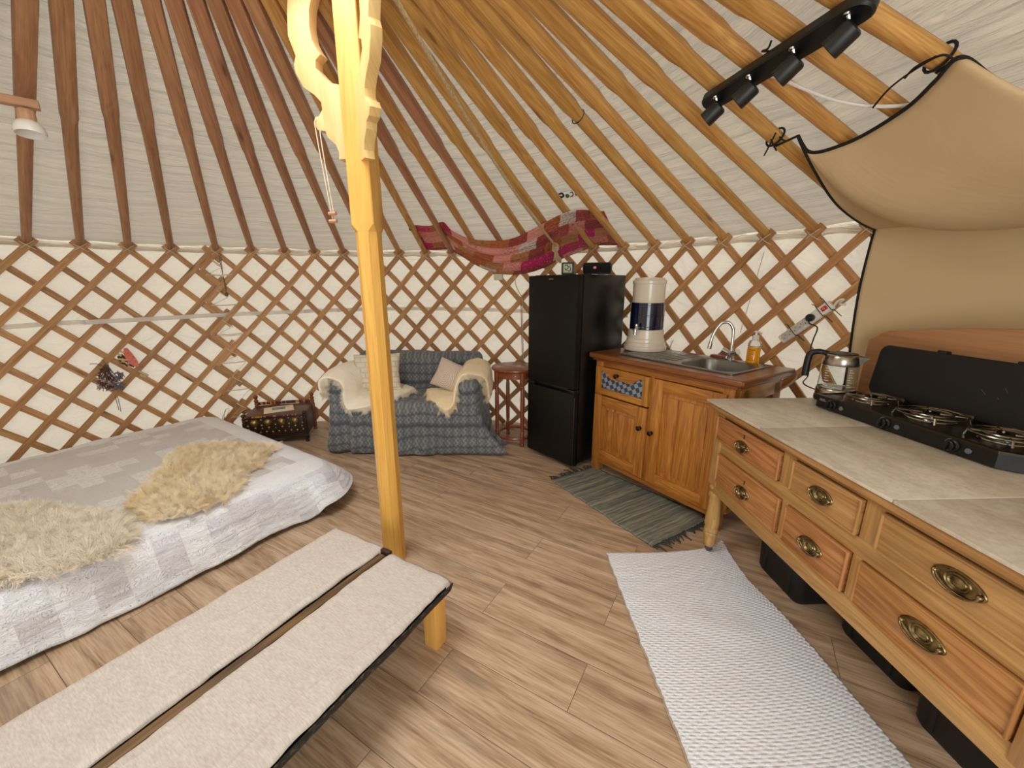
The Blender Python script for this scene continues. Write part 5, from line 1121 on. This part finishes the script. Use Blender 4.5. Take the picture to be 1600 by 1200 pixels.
# =================================================================== power strip on the lattice
RP = RW-.055; A, B = at_wall(1224, 531, RP), at_wall(1303, 475, RP); ax = (B-A).normalized(); PLn = (B-A).length; c0 = (A+B)/2; inn = V((CX-c0.x, CY-c0.y, 0)); inn = (inn-ax*inn.dot(ax)).normalized(); wd_ = inn.cross(ax); fr3 = M((ax, wd_, inn)).transposed().to_4x4()
ps = thing('power_strip', 'white six-socket power strip with a red switch tied to the lattice above the kettle', 'power strip', c0, 0)
def psx(mb): mb.bm.transform(fr3); return mb
SPC = (PLn-.125)/5.6
psx(MB().box((0, 0, .018), (PLn, .052, .034), bev=.008, seg=3)).obj('body', WHITEP, ps)
for i in range(6):
    x = -PLn/2+.035+i*SPC; psx(MB().lathe([(.021, 0), (.0215, .0015), (.019, .002), (.0185, -.004), (.001, -.004)], (x, 0, .0352), 22)).obj('socket', plain('socket_grey', '#c9c5bc', .4) if i == 0 else bpy.data.materials['socket_grey'], ps)
mb = MB()
for i in range(5):
    x = -PLn/2+.035+i*SPC
    for s in (-1, 1): mb.lathe([(.003, 0), (.003, .0006)], (x+s*.006, s*.006, .0362), 8)
psx(mb).obj('contact_holes', plain('hole_dark', '#35322c', .6), ps)
psx(MB().box((PLn/2-.035, 0, .037), (.030, .022, .008), bev=.003)).obj('switch', plain('switch_red', '#d02a1c', .3), ps)
mb = MB(); mb.tube([(PLn/2-.042, 0, .0415), (PLn/2-.036, .005, .0415), (PLn/2-.030, 0, .0415), (PLn/2-.036, -.005, .0415)], .0012, 5, True); psx(mb).obj('switch_mark', plain('mark_pale', '#f0d8d2', .4), ps)
mb = MB()
for x in (-PLn/2+.085, PLn/2-.062, PLn/2-.012): mb.tube(catmull([(x, -.075, -.004), (x-.0, -.03, .012), (x, -.028, .036), (x, .028, .036), (x, .045, .03), (x, .055, .05)], 3), .0022, 6)
psx(mb).obj('fixing_tie', BLACKP, ps)
xp = -PLn/2+.035+5*SPC; mb = MB().lathe([(.019, .036), (.021, .045), (.021, .058), (.014, .066), (.001, .067)], (xp-.0, 0, 0), 20); psx(mb); pc = fr3 @ V((xp, 0, .055)); plug = mb.obj('plug', BLACKP, None, c0); tag(plug, 'black round plug in the power strip, next to its red switch', 'plug')
ks = c0+pc; mb = MB(); cpts = [V((0, 0, 0)), V((0, 0, -.03))+V((.004, 0, 0)), at_wall(1277, 512, RP-.02)-ks, at_wall(1271, 530, RP-.02)-ks, at_wall(1266, 548, RP-.03)-ks, at_wall(1263, 585, RP-.07)-ks, at_plane(1256, 600, (1.60, 2.02, 0), (0, 1, 0))-ks, V((1.585, 1.925, .842))-ks]
mb.tube(catmull(cpts, 7), .0035, 8); mb.obj('cord', BLACKP, plug, V(pc)*1.0); 
mb = MB(); mb.tube(catmull([at_wall(u, v, RW-.05-k) for u, v, k in ((1303, 478, .02), (1310, 470, .03), (1318, 468, .03), (1312, 474, .01), (1322, 476, .0))], 4), .006, 8); tag(recenter(mb.obj('electric_cable', WHITEP)), 'white lead curling out of the top end of the power strip', 'cable')
mb = MB(); mb.tube(catmull([at_wall(u, v, RW-.06) for u, v in ((1247, 583), (1243, 592), (1233, 601), (1222, 607), (1214, 609))], 5), .006, 8); tag(recenter(mb.obj('electric_cable', WHITEP)), 'white cable looping behind the right end of the sink cabinet', 'cable')
mb = MB(); mb.tube(catmull([at_wall(u, v, RW-.05) for u, v in ((1052, 531), (1048, 540), (1047, 550))], 4), .005, 8); tag(recenter(mb.obj('electric_cable', WHITEP)), 'short white cable rising behind the drainer beside the water filter', 'cable')
# cables and junction box behind the fridge end of the sofa
mb = MB(); q = at_wall(779, 433, RW-.075); a = phi_of(q.x, q.y); mb.box(q, (.085, .03, .055), rot=-a, bev=.006); tag(recenter(mb.obj('junction_box', plain('box_white', '#d5d3bd', .5))), 'small off-white junction box under the hanging patchwork cloth', 'junction box')
TANC = plain('tan_cable', '#b59a6c', .6)
mb = MB(); mb.tube(catmull([at_wall(u, v, RW-.06) for u, v in ((785, 441), (791, 449), (802, 456), (811, 463), (814, 480), (815, 520), (817, 580), (818, 640))], 6), .004, 6); tag(recenter(mb.obj('electric_cable', TANC)), 'tan cable curving from the junction box down beside the fridge', 'cable')
mb = MB(); mb.tube(catmull([at_wall(u, v, RW-.065) for u, v in ((805, 430), (806, 445), (811, 457), (816, 470), (817, 520), (820, 640))], 6), .0035, 6); tag(recenter(mb.obj('electric_cable', plain('cream_cable', '#d3c6a3', .6))), 'cream cable running straight down the lattice beside the fridge', 'cable')
mb = MB(); mb.box(at_roof(641, 355, .0), (.02, .03, .055), bev=.006); tag(recenter(mb.obj('clip', BLACKP)), 'small black clip at the left end of the patchwork cloth', 'clip')
mb = MB(); mb.tube(catmull([at_wall(1194, 394, RW+.0), at_wall(1176, 455, RW+.0), at_wall(1160, 508, RW+.0), at_wall(1157, 520, RW+.0)], 6), .002, 5); tag(recenter(mb.obj('thin_wire', plain('wire_grey', '#aaa399', .5))), 'thin grey wire hanging down the canvas above the tap', 'wire')
# looped strings on the lattice
mb = MB(); mb.tube(catmull([at_wall(u, v, RW-.062) for u, v in ((342, 396), (344, 410), (350, 436), (353, 446), (353, 456), (351, 446), (347, 420), (345, 398))], 4), .0028, 6); mb.lathe([(.001, -.022), (.012, -.018), (.013, .0), (.006, .012), (.001, .014)], at_wall(354, 459, RW-.062), 10); tag(recenter(mb.obj('hanging_string', varied('string_brown', '#5a4636', '#8a745c', .9, 60))), 'brown looped string with a wooden toggle hanging from the lattice at the corded joint', 'string')
mb = MB(); mb.tube(catmull([at_wall(u, v, RW-.062) for u, v in ((350, 655), (351, 643), (356, 638), (358, 641), (353, 652), (349, 659), (348, 652), (353, 641))], 4), .0022, 6); tag(recenter(mb.obj('wire_hook', plain('hook_wire', '#cfcac0', .4, .4))), 'small pale wire hook on the lattice above the bed corner', 'hook')

# =================================================================== dried bunches in the lattice
def bunch_point(u, v, k=.06): return at_wall(u, v, RW-k)
rng = random.Random(9); q0 = bunch_point(172, 588); db = thing('dried_flowers', 'bunch of dried brown and white flowers tucked into the lattice over the bed', 'dried flowers', q0, 0)
mb = MB()
for i in range(26): a = bunch_point(166+rng.uniform(-4, 4), 572+rng.uniform(-3, 3))-q0; b = bunch_point(172+rng.uniform(-22, 20), 600+rng.uniform(-14, 12), .06+rng.uniform(-.01, .05))-q0; mb.tube([a, (a+b)/2+V((rng.uniform(-.01, .01), -.01, 0)), b], .0022, 4)
for a in (((166, 575), (152, 569), (140, 569)), ((166, 574), (163, 566), (158, 562)), ((184, 620), (187, 632), (189, 643)), ((180, 620), (183, 630), (186, 641))): mb.tube(catmull([bunch_point(*p)-q0 for p in a], 4), .0025, 5)
mb.obj('stems', plain('dried_stem', '#6b5c4e', .9), db)
def blobs(n, cx, cy, rx, ry, r0, r1, seed):
    rg_ = random.Random(seed); mb = MB()
    for i in range(n):
        p = bunch_point(cx+rg_.uniform(-rx, rx), cy+rg_.uniform(-ry, ry), .06+rg_.uniform(0, .05))-q0; r = rg_.uniform(r0, r1)
        for j in range(3): d = V((rg_.uniform(-1, 1), rg_.uniform(-1, 1), rg_.uniform(-1, 1)))*r*1.8; mb.tube([p-d, p, p+d], [.0006, r*.45, .0006], 4)
    return mb
blobs(34, 168, 590, 12, 14, .009, .018, 1).obj('brown_heads', plain('dried_brown', '#6a4239', .95), db)
blobs(40, 180, 595, 12, 12, .009, .018, 2).obj('grey_heads', plain('dried_grey', '#7d727a', .95), db)
blobs(40, 165, 600, 14, 8, .007, .014, 3).obj('white_heads', plain('dried_white', '#b7a9a0', .95), db)
q0 = bunch_point(205, 562); cb = thing('feather_ornament', 'coral pink feather ornament with pale sticks tucked into the lattice over the bed', 'ornament', q0, 0)
mb = MB(); cl_ = [bunch_point(u, v, .075)-q0 for u, v in ((196, 544), (200, 553), (206, 562), (212, 569), (216, 572))]; wv = [.02, .05, .055, .04, .012]
P = catmull(cl_, 5); W = [wv[min(4, i//5)]*(1-(i % 5)/5)+wv[min(4, i//5+1)]*((i % 5)/5) for i in range(len(P))]; mb.sweep(P, [V((CX-q0.x, CY-q0.y, 0))]*len(P), W, .012); mb.obj('feather', varied('coral_pink', '#c25a4c', '#e2887a', .9, 90), cb, smooth=60)
STK = plain('pale_stick', '#cdb489', .8)
for (a, b) in (((184, 553), (190, 556)), ((185, 561), (200, 563)), ((190, 564), (202, 568)), ((200, 571), (203, 574)), ((187, 548), (195, 552)), ((217, 580), (232, 587)), ((219, 585), (228, 589))): MB().tube([bunch_point(*a, .07)-q0, bunch_point(*b, .075)-q0], .008, 7).obj('stick', STK, cb)
mb = MB(); rng = random.Random(4)
for i in range(22): a = bunch_point(183+rng.uniform(0, 8), 560+rng.uniform(-8, 8))-q0; b = bunch_point(205+rng.uniform(-10, 10), 568+rng.uniform(-6, 6), .08)-q0; mb.tube([a, b], .0035, 4)
mb.obj('dark_twigs', plain('dark_twig', '#55392f', .95), cb)

# =================================================================== stamped letters on the roof canvas (seen from the back)
ceil = bpy.data.objects['ceiling']
def stroke(mb, pts, w=.0035, o=-.030): mb.tube(catmull([at_roof(u, v, o) for u, v in pts], 4), w, 5)
mb = MB(); stroke(mb, [(874, 303.5), (877, 302), (880, 304), (880.5, 306.5), (878, 308), (875, 307)], .006); mb.obj('stamped_letter', plain('stamp_black', '#2c2c2a', .9), ceil)
mb = MB(); stroke(mb, [(884, 305), (886, 304), (888.5, 305), (888.5, 307.5), (885.5, 308), (884.5, 306.5), (888, 306.5)], .0045); mb.obj('stamped_letter', plain('stamp_green', '#4c6a4c', .9), ceil)
mb = MB(); stroke(mb, [(891, 301), (894, 300), (895.5, 303), (894.5, 306.5), (891.5, 307)], .004); mb.obj('stamped_letter', plain('stamp_olive', '#7a7d68', .9), ceil)
mb = MB(); stroke(mb, [(899, 302), (900, 304), (900.5, 305)], .005); stroke(mb, [(902.5, 299.5), (903, 304)], .006); mb.obj('stamped_letter', bpy.data.materials['stamp_black'], ceil)
